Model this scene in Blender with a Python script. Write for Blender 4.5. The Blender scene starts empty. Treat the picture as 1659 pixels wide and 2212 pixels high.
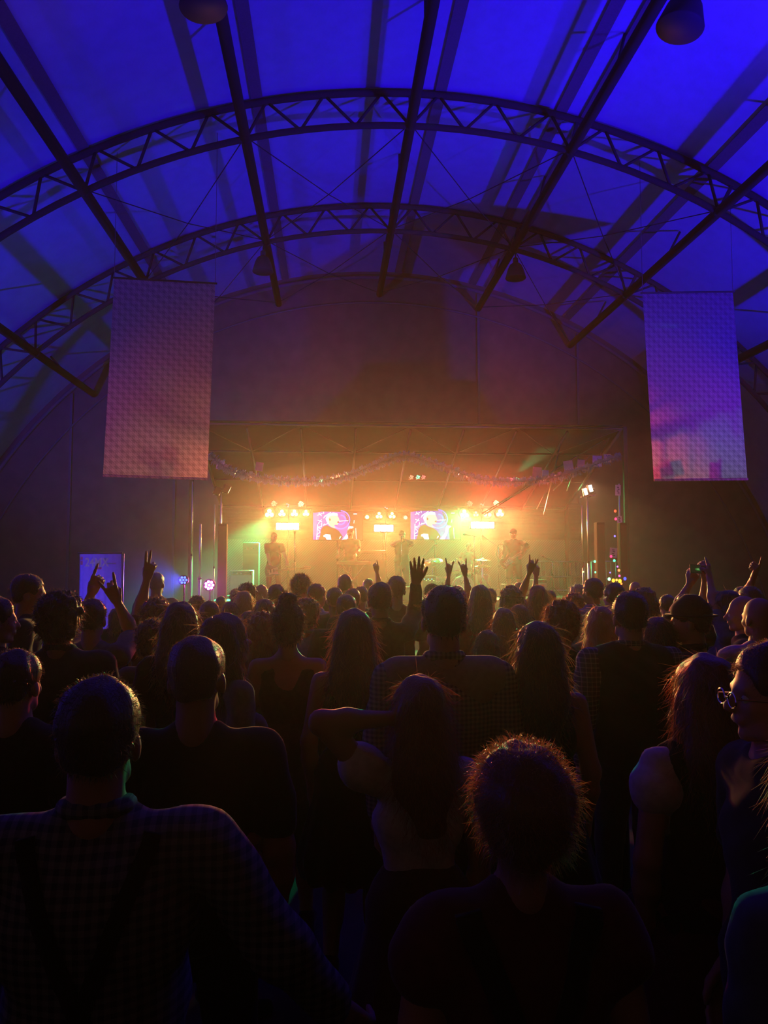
import bpy, math, random
import numpy as np
from mathutils import Vector, Matrix, Euler
R_ = math.radians
random.seed(7); rng = np.random.default_rng(7)
col = bpy.context.scene.collection
sc = bpy.context.scene
FPX, CX, CY, CAMH = 1660.0, 829.5, 1106.0, 2.05
TILT, YAW = R_(3.65), R_(4.0)
_F = np.array([math.sin(YAW)*math.cos(TILT), math.cos(YAW)*math.cos(TILT), math.sin(TILT)])
_R = np.array([math.cos(YAW), -math.sin(YAW), 0.0]); _U = np.cross(_R, _F)
def at(px, py, Y):
    d = _F + _R*(px-CX)/FPX - _U*(py-CY)/FPX
    return Vector(d*(Y/d[1]) + np.array([0, 0, CAMH]))

# ---------------- camera, world, lights, exposure ----------------
cam = bpy.data.cameras.new('camera'); co = bpy.data.objects.new('camera', cam); col.objects.link(co)
cam.sensor_fit = 'HORIZONTAL'; cam.sensor_width = 36.0; cam.lens = 36.0*FPX/1659.0
cam.clip_start = .05; cam.clip_end = 200
co.location = (0, 0, CAMH); co.rotation_euler = (math.pi/2+TILT, 0, -YAW)
sc.camera = co
w = bpy.data.worlds.new('night'); sc.world = w; w.use_nodes = True
w.node_tree.nodes['Background'].inputs[0].default_value = (.010, .010, .02, 1)
w.node_tree.nodes['Background'].inputs[1].default_value = .10
sc.view_settings.view_transform = 'Standard'; sc.view_settings.look = 'None'
sc.view_settings.gamma = 1; sc.view_settings.use_curve_mapping = False
sc.view_settings.exposure = 0.0
cy = sc.cycles
cy.max_bounces = 4; cy.diffuse_bounces = 1; cy.glossy_bounces = 1; cy.transmission_bounces = 3
cy.volume_bounces = 0; cy.transparent_max_bounces = 8
cy.use_denoising = True; cy.adaptive_threshold = .025; cy.sample_clamp_indirect = 2.0; cy.sample_clamp_direct = 0
cy.caustics_reflective = False; cy.caustics_refractive = False

def aim(o, tgt):
    d = Vector(tgt) - o.location
    o.rotation_euler = d.to_track_quat('-Z', 'Y').to_euler()
def lamp(kind, name, loc, power, color, tgt=None, size=.05, angle=60, blend=.6, parent=None):
    l = bpy.data.lights.new(name, kind); l.energy = power; l.color = color
    o = bpy.data.objects.new(name, l); col.objects.link(o); o.location = loc
    if kind in ('SPOT', 'POINT'): l.shadow_soft_size = size
    if kind == 'SPOT': l.spot_size = R_(angle); l.spot_blend = blend
    if kind == 'AREA': l.size = size
    if tgt is not None: aim(o, tgt)
    return o
BLUE = (.022, .0, 1.0)
HAZE, HAZE_STAGE = .0012, .0030
# blue wash lights standing along the tent sides, aimed up at the roof
lamp('SPOT', 'blue_wash_right', (13.2, 9.0, .9), 9000, BLUE, (8.8, 16, 10.0), .15, 68, .9)
lamp('SPOT', 'blue_wash_left', (-10.8, 11.0, .9), 4500, BLUE, (-8.5, 19, 8.0), .15, 75, .9)
lamp('SPOT', 'blue_wash_near_right', (10.0, 5.0, 2.6), 9500, BLUE, (2.6, 11.0, 11.9), .2, 62, .9)
lamp('SPOT', 'blue_wash_near_left', (-8.5, 6.0, 2.6), 900, BLUE, (-3.5, 11.5, 11.0), .2, 75, .9)
# unseen pink lamps added to tint the hanging banners
lamp('SPOT', 'pink_fill_left', (-8.5, 9.5, 2.2), 900, (1, .15, .27), (-3.3, 16.3, 4.4), .12, 36, .8)
lamp('SPOT', 'pink_fill_right', (12.0, 9.5, 2.2), 700, (1, .12, .26), (8.0, 16.4, 4.4), .12, 36, .8)
# low blue wash in front of the blue cloth banner
lamp('SPOT', 'blue_floor_wash', (-3.4, 11.9, .35), 110, (.32, .26, 1), (-4.9, 13.8, 1.5), .05, 75, .8)
# faint unseen fill lamp behind the camera, lifts the near backs
lamp('AREA', 'rear_fill', (-2, -5, 4.0), 1.5, (1.0, .75, .8), (0, 6, 1.5), 3.0)
# ---------------- helpers ----------------
MATS = {}
def mat(name, c=(.5, .5, .5), rough=.6, metal=0., emit=None, es=1., spec=.4, trans=0., alpha=1.):
    if name in MATS: return MATS[name]
    m = bpy.data.materials.new(name); m.use_nodes = True; nt = m.node_tree
    b = nt.nodes['Principled BSDF']
    b.inputs['Base Color'].default_value = (*c, 1); b.inputs['Roughness'].default_value = rough
    b.inputs['Metallic'].default_value = metal; b.inputs['Specular IOR Level'].default_value = spec
    if trans: b.inputs['Transmission Weight'].default_value = trans
    if emit: b.inputs['Emission Color'].default_value = (*emit, 1); b.inputs['Emission Strength'].default_value = es
    MATS[name] = m; return m
def fabric(name, c, scale=60, amt=.25, rough=.9, transl=0., trcol=None):
    """cloth: noise-mottled colour, small bump, optional light passing through"""
    if name in MATS: return MATS[name]
    m = mat(name, c, rough, spec=.15); nt = m.node_tree; N = nt.nodes; L = nt.links
    if name.startswith('cloth_'): N['Principled BSDF'].inputs['Sheen Weight'].default_value = .18; N['Principled BSDF'].inputs['Sheen Roughness'].default_value = .4
    b = N['Principled BSDF']; tc = N.new('ShaderNodeTexCoord'); no = N.new('ShaderNodeTexNoise')
    no.inputs['Scale'].default_value = scale; no.inputs['Detail'].default_value = 3
    L.new(tc.outputs['Object'], no.inputs['Vector'])
    mx = N.new('ShaderNodeMix'); mx.data_type = 'RGBA'
    mx.inputs[6].default_value = (*[v*(1-amt) for v in c], 1); mx.inputs[7].default_value = (*[min(1, v*(1+amt)) for v in c], 1)
    L.new(no.outputs['Fac'], mx.inputs[0]); L.new(mx.outputs[2], b.inputs['Base Color'])
    if transl:
        tr = N.new('ShaderNodeBsdfTranslucent'); ms = N.new('ShaderNodeMixShader'); ms.inputs[0].default_value = transl
        if trcol: tr.inputs[0].default_value = (*trcol, 1)
        else: L.new(mx.outputs[2], tr.inputs[0])
        L.new(b.outputs[0], ms.inputs[1]); L.new(tr.outputs[0], ms.inputs[2])
        L.new(ms.outputs[0], N['Material Output'].inputs['Surface'])
    return m
def checked(name, c1, c2, n=45., lines=False):
    if name in MATS: return MATS[name]
    m = mat(name, c1, .9, spec=.15); nt = m.node_tree; N = nt.nodes; L = nt.links
    b = N['Principled BSDF']; tc = N.new('ShaderNodeTexCoord'); sp = N.new('ShaderNodeSeparateXYZ')
    L.new(tc.outputs['Object'], sp.inputs[0])
    def stripe(o):
        a = N.new('ShaderNodeMath'); a.operation = 'MULTIPLY'; a.inputs[1].default_value = n; L.new(o, a.inputs[0])
        f = N.new('ShaderNodeMath'); f.operation = 'FRACT'; L.new(a.outputs[0], f.inputs[0])
        g = N.new('ShaderNodeMath'); g.operation = 'GREATER_THAN'; g.inputs[1].default_value = .8 if lines else .5
        L.new(f.outputs[0], g.inputs[0]); return g.outputs[0]
    s = N.new('ShaderNodeMath'); s.operation = 'ADD'; L.new(stripe(sp.outputs[0]), s.inputs[0]); L.new(stripe(sp.outputs[2]), s.inputs[1])
    h = N.new('ShaderNodeMath'); h.operation = 'MULTIPLY'; h.inputs[1].default_value = .5; L.new(s.outputs[0], h.inputs[0])
    mx = N.new('ShaderNodeMix'); mx.data_type = 'RGBA'; mx.inputs[6].default_value = (*c1, 1); mx.inputs[7].default_value = (*c2, 1)
    L.new(h.outputs[0], mx.inputs[0]); L.new(mx.outputs[2], b.inputs['Base Color'])
    return m
def hairmat(name, c, rim=.5):
    if name in MATS: return MATS[name]
    m = mat(name, c, .42, spec=1.); nt = m.node_tree; N = nt.nodes; L = nt.links
    b = N['Principled BSDF']; b.inputs['Sheen Weight'].default_value = 1.; b.inputs['Sheen Roughness'].default_value = .22; b.inputs['Sheen Tint'].default_value = (1, .75, .5, 1); tr = N.new('ShaderNodeBsdfTranslucent'); tr.inputs[0].default_value = (*[min(1, v*1.6+.05) for v in c], 1)
    tc = N.new('ShaderNodeTexCoord'); mp = N.new('ShaderNodeMapping'); mp.inputs['Scale'].default_value = (160, 160, 14)
    no = N.new('ShaderNodeTexNoise'); no.inputs['Scale'].default_value = 1; no.inputs['Detail'].default_value = 4
    L.new(tc.outputs['Object'], mp.inputs[0]); L.new(mp.outputs[0], no.inputs['Vector'])
    bp = N.new('ShaderNodeBump'); bp.inputs['Strength'].default_value = .6; bp.inputs['Distance'].default_value = .006
    L.new(no.outputs['Fac'], bp.inputs['Height']); L.new(bp.outputs[0], b.inputs['Normal'])
    ms = N.new('ShaderNodeMixShader'); ms.inputs[0].default_value = .25*rim
    L.new(b.outputs[0], ms.inputs[1]); L.new(tr.outputs[0], ms.inputs[2]); L.new(ms.outputs[0], N['Material Output'].inputs['Surface'])
    return m

class MB:
    def __init__(s): s.v = []; s.f = []; s.m = []; s.cur = 0
    def add(s, V, F):
        o = len(s.v); s.v += [tuple(p) for p in V]; s.f += [tuple(i+o for i in f) for f in F]; s.m += [s.cur]*len(F); return s
    def box(s, c, d, rot=None):
        c = Vector(c); hx, hy, hz = [q/2 for q in d]
        V = [Vector((x, y, z)) for x in (-hx, hx) for y in (-hy, hy) for z in (-hz, hz)]
        if rot is not None:
            Rm = rot if isinstance(rot, Matrix) else Euler(rot).to_matrix(); V = [Rm @ v for v in V]
        return s.add([c+v for v in V], [(0, 1, 3, 2), (4, 6, 7, 5), (0, 4, 5, 1), (2, 3, 7, 6), (0, 2, 6, 4), (1, 5, 7, 3)])
    def tube(s, pts, r, n=8, cap=True, flat=1.):
        pts = [Vector(p) for p in pts]; k = len(pts); rs = r if hasattr(r, '__len__') else [r]*k
        V = []; ref = None
        for i, p in enumerate(pts):
            t = (pts[min(i+1, k-1)]-pts[max(i-1, 0)]).normalized()
            if ref is None: ref = Vector((0, 0, 1)) if abs(t.z) < .9 else Vector((1, 0, 0))
            u = t.cross(ref).normalized(); w_ = u.cross(t).normalized(); ref = w_
            for j in range(n):
                a = 2*math.pi*j/n; V.append(p+(u*math.cos(a)+w_*math.sin(a)*flat)*rs[i])
        F = [(i*n+j, i*n+(j+1) % n, (i+1)*n+(j+1) % n, (i+1)*n+j) for i in range(k-1) for j in range(n)]
        if cap: F += [tuple(range(n))[::-1], tuple((k-1)*n+j for j in range(n))]
        return s.add(V, F)
    def lathe(s, o, prof, n=20, axis=(0, 0, 1)):
        """prof: (radius, height) pairs along axis"""
        q = Vector((0, 0, 1)).rotation_difference(Vector(axis)); o = Vector(o); V = []
        for r, z in prof:
            for j in range(n):
                a = 2*math.pi*j/n; V.append(o+q @ Vector((r*math.cos(a), r*math.sin(a), z)))
        k = len(prof); F = [(i*n+j, i*n+(j+1) % n, (i+1)*n+(j+1) % n, (i+1)*n+j) for i in range(k-1) for j in range(n)]
        F += [tuple(range(n))[::-1], tuple((k-1)*n+j for j in range(n))]
        return s.add(V, F)
    def ell(s, c, r, n=12, m=8):
        c = Vector(c); V = []
        for i in range(m+1):
            t = math.pi*i/m
            for j in range(n):
                a = 2*math.pi*j/n; V.append(c+Vector((r[0]*math.sin(t)*math.cos(a), r[1]*math.sin(t)*math.sin(a), r[2]*math.cos(t))))
        return s.add(V, [(i*n+j, (i+1)*n+j, (i+1)*n+(j+1) % n, i*n+(j+1) % n) for i in range(m) for j in range(n)])
    def prism(s, poly, fn, th):
        """poly of 2D points mapped by fn(u,v,w)->3D, thickness th"""
        n = len(poly); V = [fn(u, v, 0) for u, v in poly]+[fn(u, v, th) for u, v in poly]
        return s.add(V, [tuple(range(n))[::-1], tuple(range(n, 2*n))]+[(i, (i+1) % n, n+(i+1) % n, n+i) for i in range(n)])
    def build(s, name, m, parent=None, smooth=False, loc=None, bevel=0):
        me = bpy.data.meshes.new(name); me.from_pydata([tuple(v) for v in s.v], [], s.f)
        for q in (m if isinstance(m, (list, tuple)) else [m]): me.materials.append(q)
        if isinstance(m, (list, tuple)): me.polygons.foreach_set('material_index', s.m)
        if smooth: me.polygons.foreach_set('use_smooth', [True]*len(me.polygons))
        me.update(); o = bpy.data.objects.new(name, me); col.objects.link(o)
        if parent: o.parent = parent
        if loc is not None: o.location = loc
        if bevel:
            bm = o.modifiers.new('bevel', 'BEVEL'); bm.width = bevel; bm.segments = 2; bm.limit_method = 'ANGLE'
        return o
def empty(name, loc=(0, 0, 0), rz=0.):
    o = bpy.data.objects.new(name, None); col.objects.link(o); o.location = loc; o.rotation_euler = (0, 0, rz); o.empty_display_size = .1; return o
def tag(o, label=None, cat=None, group=None, kind=None):
    if label: o['label'] = label
    if cat: o['category'] = cat
    if group: o['group'] = group
    if kind: o['kind'] = kind
    return o
def struct(o): o['kind'] = 'structure'; return o
def copy_tree(o, parent=None):
    c = o.copy(); col.objects.link(c); c.parent = parent
    for ch in o.children: copy_tree(ch, c)
    return c

# ---- implicit surfaces: rounded cones and ellipsoids blended and meshed with surface nets ----
def cap(a, b, ra, rb=None, sq=1., k=None): return ('c', np.array(a, float), np.array(b, float), ra, ra if rb is None else rb, sq, k)
def ell(c, r, k=None): return ('e', np.array(c, float), np.array(r, float), None, None, 1., k)
def sub(p): return ('s', p)
def _ev(p, X, Y, Z):
    if p[0] == 'c':
        a, b, ra, rb, sq = p[1:6]; ba = b-a
        px, py, pz = X-a[0], (Y-a[1])*sq, Z-a[2]; bx, by, bz = ba[0], ba[1]*sq, ba[2]
        q = max(bx*bx+by*by+bz*bz, 1e-9); h = np.clip((px*bx+py*by+pz*bz)/q, 0, 1)
        return np.sqrt((px-bx*h)**2+(py-by*h)**2+(pz-bz*h)**2)-(ra+(rb-ra)*h)
    c, r = p[1], p[2]
    x, y, z = (X-c[0])/r[0], (Y-c[1])/r[1], (Z-c[2])/r[2]
    k0 = np.sqrt(x*x+y*y+z*z)+1e-9; k1 = np.sqrt((x/r[0])**2+(y/r[1])**2+(z/r[2])**2)+1e-9
    return k0*(k0-1)/k1
def field(prims, X, Y, Z, k):
    D = None
    for p in prims:
        if p[0] == 's':
            d = -_ev(p[1], X, Y, Z); h = np.clip(.5+.5*(d-D)/k, 0, 1); D = D+(d-D)*h+k*h*(1-h); continue
        d = _ev(p, X, Y, Z)
        if D is None: D = d; continue
        h = np.clip(.5+.5*(d-D)/k, 0, 1); D = d+(D-d)*h-k*h*(1-h)
    return D
def bounds(prims, pad):
    lo = np.full(3, 1e9); hi = -lo
    for p in prims:
        if p[0] == 's': continue
        if p[0] == 'c':
            for q, r in ((p[1], p[3]), (p[2], p[4])): lo = np.minimum(lo, q-r); hi = np.maximum(hi, q+r)
        else: lo = np.minimum(lo, p[1]-p[2]); hi = np.maximum(hi, p[1]+p[2])
    return lo-pad, hi+pad
def surf(prims, h, k=.03, disp=None, clip=None):
    lo, hi = bounds(prims, 2*h+.01)
    if clip is not None: lo = np.maximum(lo, clip[0]); hi = np.minimum(hi, clip[1])
    n = np.maximum(((hi-lo)/h).astype(int)+2, 3)
    ax = [np.arange(n[i], dtype=np.float32)*h+np.float32(lo[i]) for i in range(3)]
    X, Y, Z = ax[0][:, None, None], ax[1][None, :, None], ax[2][None, None, :]
    D = field(prims, X, Y, Z, k)
    if disp is not None: D = D+disp(X, Y, Z)
    D = np.ascontiguousarray(D, dtype=np.float32)
    if clip is not None:  # close the ends
        D[0] = D[-1] = h; D[:, 0] = D[:, -1] = h; D[:, :, 0] = D[:, :, -1] = h
    S = D < 0
    c8 = [S[i:n[0]-1+i, j:n[1]-1+j, l:n[2]-1+l] for i in (0, 1) for j in (0, 1) for l in (0, 1)]
    cnt = sum(c.astype(np.int8) for c in c8); act = (cnt > 0) & (cnt < 8)
    idx = np.full(act.shape, -1, np.int64); I = np.argwhere(act)
    if len(I) == 0: return np.zeros((0, 3)), np.zeros((0, 4), int)
    idx[act] = np.arange(len(I))
    P = np.zeros((len(I), 3)); C = np.zeros(len(I))
    for a in range(3):
        o = [b for b in range(3) if b != a]
        for e in ((0, 0), (0, 1), (1, 0), (1, 1)):
            A = I.copy(); A[:, o[0]] += e[0]; A[:, o[1]] += e[1]; B = A.copy(); B[:, a] += 1
            da = D[A[:, 0], A[:, 1], A[:, 2]]; db = D[B[:, 0], B[:, 1], B[:, 2]]; m = (da < 0) != (db < 0)
            t = np.where(m, da/np.where(m, da-db, 1), 0); q = A.astype(float); q[:, a] += t
            P[m] += q[m]; C[m] += 1
    P = P/C[:, None]*h+lo
    Fs = []
    for a in range(3):
        b, c = (a+1) % 3, (a+2) % 3
        sl0 = [slice(None)]*3; sl1 = [slice(None)]*3; sl0[a] = slice(0, n[a]-1); sl1[a] = slice(1, n[a])
        s0, s1 = S[tuple(sl0)], S[tuple(sl1)]; E = np.argwhere(s0 != s1)
        E = E[(E[:, b] > 0) & (E[:, c] > 0) & (E[:, b] < n[b]-1) & (E[:, c] < n[c]-1)]
        ins = s0[E[:, 0], E[:, 1], E[:, 2]]
        def g(ob, oc):
            q = E.copy(); q[:, b] -= ob; q[:, c] -= oc; return idx[q[:, 0], q[:, 1], q[:, 2]]
        Q = np.stack([g(1, 1), g(0, 1), g(0, 0), g(1, 0)], 1); Q[~ins] = Q[~ins][:, ::-1]
        Fs.append(Q)
    return P, np.concatenate(Fs)
def npmesh(name, parts, m, parent=None, loc=None):
    """parts: list of (verts, quads, material index)"""
    V = np.concatenate([p[0] for p in parts]); o = 0; F = []; M = []
    for p in parts: F.append(p[1]+o); o += len(p[0]); M.append(np.full(len(p[1]), p[2] if len(p) > 2 else 0))
    F = np.concatenate(F); M = np.concatenate(M)
    me = bpy.data.meshes.new(name); me.vertices.add(len(V)); me.vertices.foreach_set('co', V.astype(np.float32).ravel())
    me.loops.add(len(F)*4); me.loops.foreach_set('vertex_index', F.ravel().astype(np.int32))
    me.polygons.add(len(F)); me.polygons.foreach_set('loop_start', (np.arange(len(F))*4).astype(np.int32))
    for q in (m if isinstance(m, (list, tuple)) else [m]): me.materials.append(q)
    me.polygons.foreach_set('material_index', M.astype(np.int32)); me.polygons.foreach_set('use_smooth', np.ones(len(F), bool))
    me.update(calc_edges=True); me.validate()
    ob = bpy.data.objects.new(name, me); col.objects.link(ob)
    if parent: ob.parent = parent
    if loc is not None: ob.location = loc
    return ob

def text_mesh(fc, nm):
    t = bpy.data.objects.new(nm, fc); col.objects.link(t); bpy.context.view_layer.update()
    me = bpy.data.meshes.new_from_object(t.evaluated_get(bpy.context.evaluated_depsgraph_get())); bpy.data.objects.remove(t)
    o = bpy.data.objects.new(nm, me); col.objects.link(o); return o
# ---------------- tent ----------------
TX, TZ, RB, RT, RM = 1.65, -3.10, 14.32, 15.03, 15.16
ST = R_(13.9)/3
def arc(r, a, y): return Vector((TX+r*math.sin(a), y, TZ+r*math.cos(a)))
AMAX = R_(78.0)
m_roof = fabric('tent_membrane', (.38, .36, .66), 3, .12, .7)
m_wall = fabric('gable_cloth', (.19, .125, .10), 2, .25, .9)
m_steel = mat('painted_truss', (.03, .025, .04), .85, .0, spec=.08)
m_strap = fabric('membrane_webbing', (.16, .12, .15), 30, .2)
m_floor = fabric('trodden_ground', (.06, .055, .05), 4, .5)
N_ = 56
Y0, Y1 = -6.0, 26.0
b = MB()
V = []
for y in (Y0, Y1):
    for r in (RM, RM+.04):
        for i in range(N_+1):
            V.append(arc(r, -AMAX+2*AMAX*i/N_, y))
n1 = N_+1; F = []
for i in range(N_):
    F += [(i, i+1, 2*n1+i+1, 2*n1+i), (n1+i+1, n1+i, 3*n1+i, 3*n1+i+1)]
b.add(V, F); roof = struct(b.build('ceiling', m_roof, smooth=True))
tag(roof, 'pale vaulted tent membrane lit blue from below')
# webbing strips and keder seams along the membrane, parts of the ceiling
for a, wd in ((-5.2, .2), (-.3, .22), (.3, .2)):
    pass
def strip(a0, wd, r=RM-.03):
    b = MB(); h = wd/2/r
    V = [arc(rr, a, y) for y in (Y0+.1, Y1-.1) for rr in (r, r-.02) for a in (a0-h, a0+h)]
    b.add(V, [(0, 1, 5, 4), (2, 6, 7, 3), (0, 4, 6, 2), (1, 3, 7, 5), (0, 2, 3, 1), (4, 5, 7, 6)])
    return b.build('webbing_strip', m_strap, roof)
for px, py in ((952, 204), (1212, 242), (557, 222), (183, 326), (1535, 372)):
    p = at(px, py, 15.6); strip(math.atan2(p.x-TX, p.z-TZ), .24)
strip(math.atan2(at(1262, 262, 15.6).x-TX, at(1262, 262, 15.6).z-TZ), .2)
b = MB(); ring = [arc(RM, -AMAX+2*AMAX*i/N_, 0) for i in range(N_+1)]
def gable(y, th, name, m=None):
    b = MB(); n = len(ring)
    V = [(p.x, y, p.z) for p in ring]+[(p.x, y+th, p.z) for p in ring]
    b.add(V, [tuple(range(n))[::-1], tuple(range(n, 2*n))]+[(i, (i+1) % n, n+(i+1) % n, n+i) for i in range(n)])
    return struct(b.build(name, m or m_wall))
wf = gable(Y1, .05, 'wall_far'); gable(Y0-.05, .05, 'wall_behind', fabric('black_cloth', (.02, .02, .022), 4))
# curved hem pipe where the gable meets the roof, and cloth panel seams of the gable
hem = MB(); hem.tube([arc(RT-.12, -AMAX+2*AMAX*i/60, Y1-.12) for i in range(61)], .06, 8); hem.build('gable_hem', m_strap, wf, True)
hem = MB(); hem.tube([arc(RT-1.0, -AMAX+2*AMAX*i/60, Y1-.1) for i in range(61)], .03, 6); hem.build('gable_hem', m_strap, wf, True)
for x in (-8.6, -5.2, 5.1, 8.6):
    z = TZ+math.sqrt((RT-.2)**2-(x-TX)**2)
    b = MB(); b.box((x, Y1-.06, z/2), (.08, .06, z)); b.build('panel_seam', m_strap, wf)
b = MB(); b.box((TX, 10, -.06), (32, 34, .12)); struct(b.build('floor', m_floor))

# arched lattice trusses
trusses = []
for k, y in enumerate((-.0, 5.2, 10.4, 15.6, 20.8)):
    t = empty('arched_truss', (TX, y, 0))
    names = ['arched lattice roof truss over the camera', 'second arched lattice truss above the audience', 'arched lattice truss nearest the camera, just cut by the top corners',
             'large arched lattice truss crossing the top of the view', 'farther arched lattice truss just before the stage']
    if y < 10: bpy.data.objects.remove(t); continue
    tag(t, names[k], 'truss', 'arched roof trusses')
    rel = lambda p: p-Vector((TX, y, 0))
    for nm, r, th in (('top_chord', RT, .075), ('bottom_chord', RB, .07)):
        b = MB(); b.tube([rel(arc(r, -AMAX+2*AMAX*i/72, y)) for i in range(73)], th, 8); b.build(nm, m_steel, t, True)
    dm = None
    for i in range(-16, 17):
        for sg in (-.5, .5):
            a0, a1 = i*ST, (i+sg)*ST
            p, q = rel(arc(RB, a0, y)), rel(arc(RT, a1, y))
            b = MB(); b.tube([p, q], .032, 6); b.build('diagonal', m_steel, t, True)
    for i in range(-15, 16, 3):
        b = MB(); b.ell(rel(arc(RB, i*ST, y)), (.13, .13, .11), 10, 6); b.build('node_joint', m_steel, t, True)
    trusses.append(t)
# purlins running along the tent at every third node
pl = ['purlin beam low on the left side', 'purlin beam ending behind the left hanging banner', 'purlin beam left of the ridge', 'ridge purlin beam along the top of the vault',
      'purlin beam right of the ridge', 'purlin beam ending beside the right hanging banner', 'purlin beam low on the right side']
for j, i in enumerate(range(-9, 10, 3)):
    a = i*ST; c = arc(RB, a, 0)
    t = empty('purlin', (c.x, 10, c.z)); tag(t, 'dark steel '+pl[j], 'beam', 'roof purlins')
    b = MB(); b.tube([(0, Y0+.1-10, 0), (0, Y1-.1-10, 0)], .11, 10); b.build('beam', m_steel, t, True)
    u = Vector((math.sin(a), 0, math.cos(a)))
    if j in (2, 3, 4):
        pass
    for y in (10.4, 15.6, 20.8):
        b = MB(); b.box(Vector((0, y-10, 0))+u*.38, (.07, .07, .7), (0, a, 0)); b.build('hanger', m_steel, t)
    for y in (13.0, 18.2, 23.4):
        b = MB(); b.tube([(0, y-10, 0), Vector((0, y-10, 0))+u*.8], .03, 6); b.build('hanger', m_steel, t, True)
# crossed bracing cables in the bays
for (i0, i1) in ((-6, -3), (-3, 0), (0, 3), (3, 6)):
    for (ya, yb, wh) in ((15.6, 20.8, 'bay before the stage'), (20.8, 25.9, 'bay over the stage')):
        for s in (0, 1):
            b = MB(); p = arc(RB+.05, i0*ST, ya if s == 0 else yb); q = arc(RB+.05, i1*ST, yb if s == 0 else ya)
            b.tube([p, (p+q)/2+Vector((0, 0, -.12)), q], .012, 5); o = b.build('bracing_cable', m_steel)
            side = {-6: 'outer left', -3: 'inner left', 0: 'inner right', 3: 'outer right'}[i0]
            tag(o, 'thin steel bracing cable, %s field of the %s, %s' % (side, wh, 'rising right' if s else 'rising left'), 'cable', 'roof bracing cables')

# bell pendants under the roof
m_shade = mat('pendant_shade', (.03, .03, .05), .6, .0, spec=.2)
def pendant(p, tilt, s, label):
    t = empty('bell_pendant', p); t.rotation_euler = tilt; tag(t, label, 'lamp', 'bell pendants under the roof')
    b = MB(); b.lathe((0, 0, 0), [(.30*s, 0), (.31*s, .02*s), (.27*s, .16*s), (.23*s, .3*s), (.17*s, .42*s), (.09*s, .48*s), (.09*s, .46*s), (.16*s, .4*s), (.215*s, .29*s), (.255*s, .15*s), (.285*s, .01*s)], 28)
    b.build('shade', m_shade, t, True)
    b = MB(); b.lathe((0, 0, .46*s), [(.08*s, 0), (.08*s, .16*s), (.03*s, .2*s)], 16); b.build('lamp_housing', m_shade, t, True)
    b = MB(); b.lathe((0, 0, .04*s), [(.24*s, 0), (.26*s, .02*s)], 24); b.build('glass_cover', mat('unlit_glass', (.10, .10, .14), .15, 0, spec=.6), t, True)
    b = MB(); b.tube([(0, 0, .64*s), (0, 0, .64*s+.6)], .02, 6); b.build('drop_rod', m_steel, t)
pendant(at(1468, 62, 9.6)+Vector((0, 0, 0)), (R_(0), R_(14), 0), 1.02, 'dark bell pendant at the top right, largest in view')
pendant(at(440, 18, 9.6), (0, R_(-6), 0), 1.0, 'dark bell pendant cut by the top edge, left of the bright field')
pendant(at(568, 588, 21.2), (0, 0, 0), .95, 'small dark bell pendant over the left half of the stage')
pendant(at(1114, 602, 21.2), (0, 0, 0), .95, 'small dark bell pendant over the right half of the stage')
# ---------------- stage ----------------
m_black = mat('black_paint', (.02, .02, .022), .5)
m_bm = mat('black_metal', (.03, .03, .035), .35, .6)
m_chrome = mat('chrome', (.8, .78, .75), .18, 1.)
m_alu = mat('aluminium', (.62, .6, .58), .3, 1.)
SZ = 1.05; SY0, SY1 = 19.6, 25.5
xl, xr = at(455, 1212, SY0).x, at(1345, 1212, SY0).x
st = empty('stage', ((xl+xr)/2, (SY0+SY1)/2, 0)); tag(st, 'raised black stage platform under the canopy', 'stage')
b = MB()
nb = 6; wdt = (xr-xl)/nb
for i in range(nb):
    for j in range(3):
        b = MB(); b.box((-(xr-xl)/2+wdt*(i+.5), -2+2*j-.0, SZ-.03), (wdt-.012, 1.94, .06)); b.build('deck_panel', mat('stage_ply', (.045, .04, .035), .5), st)
for i in range(nb):
    b = MB(); b.box((-(xr-xl)/2+wdt*(i+.5), -(SY1-SY0)/2-.02, SZ/2-.04), (wdt-.01, .02, SZ-.1)); b.build('skirt_panel', fabric('stage_skirt', (.02, .02, .02), 20), st)
# canopy: frame with rafters falling to the back
m_raft = mat('rafter_metal', (.14, .11, .10), .35, .6)
CF, CB = 20.0, 25.2
zf, zb = at(830, 924, CF).z, at(830, 1100, CB).z
ca = empty('stage_canopy', (at(830, 924, CF).x, CF, SZ)); tag(ca, 'sloping stage canopy frame of slim rafters and cross beams', 'canopy')
O = ca.location
def P(x, t, dz=0): return Vector((x, CF+(CB-CF)*t, zf+(zb-zf)*t+dz))-O
xs = [at(p, 930, CF).x for p in (420, 533, 650, 769, 888, 1003, 1118, 1228, 1345)]
for x in xs[1:-1]:
    b = MB(); b.tube([P(x, .02), P(x, 1)], .035, 6); b.build('rafter', m_raft, ca, True)
for t, th in ((0, .03), (.28, .028), (.62, .025), (1, .03)):
    b = MB(); b.tube([P(xs[0], t, .05), P(xs[-1], t, .05)], th, 6); b.build('cross_beam', m_raft, ca, True)
for x in (xs[0], xs[-1]):
    b = MB(); b.tube([P(x, 0, .05), P(x, 1, .05)], .05, 6); b.build('side_beam', m_raft, ca, True)
for k in range(8):
    x0, x1 = xs[k], xs[k+1]
    b = MB(); b.tube([P(x0, 0, .05), P(x1, .28, .05)] if k % 2 == 0 else [P(x1, 0, .05), P(x0, .28, .05)], .010, 5); b.build('brace_wire', m_raft, ca, True)
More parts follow.
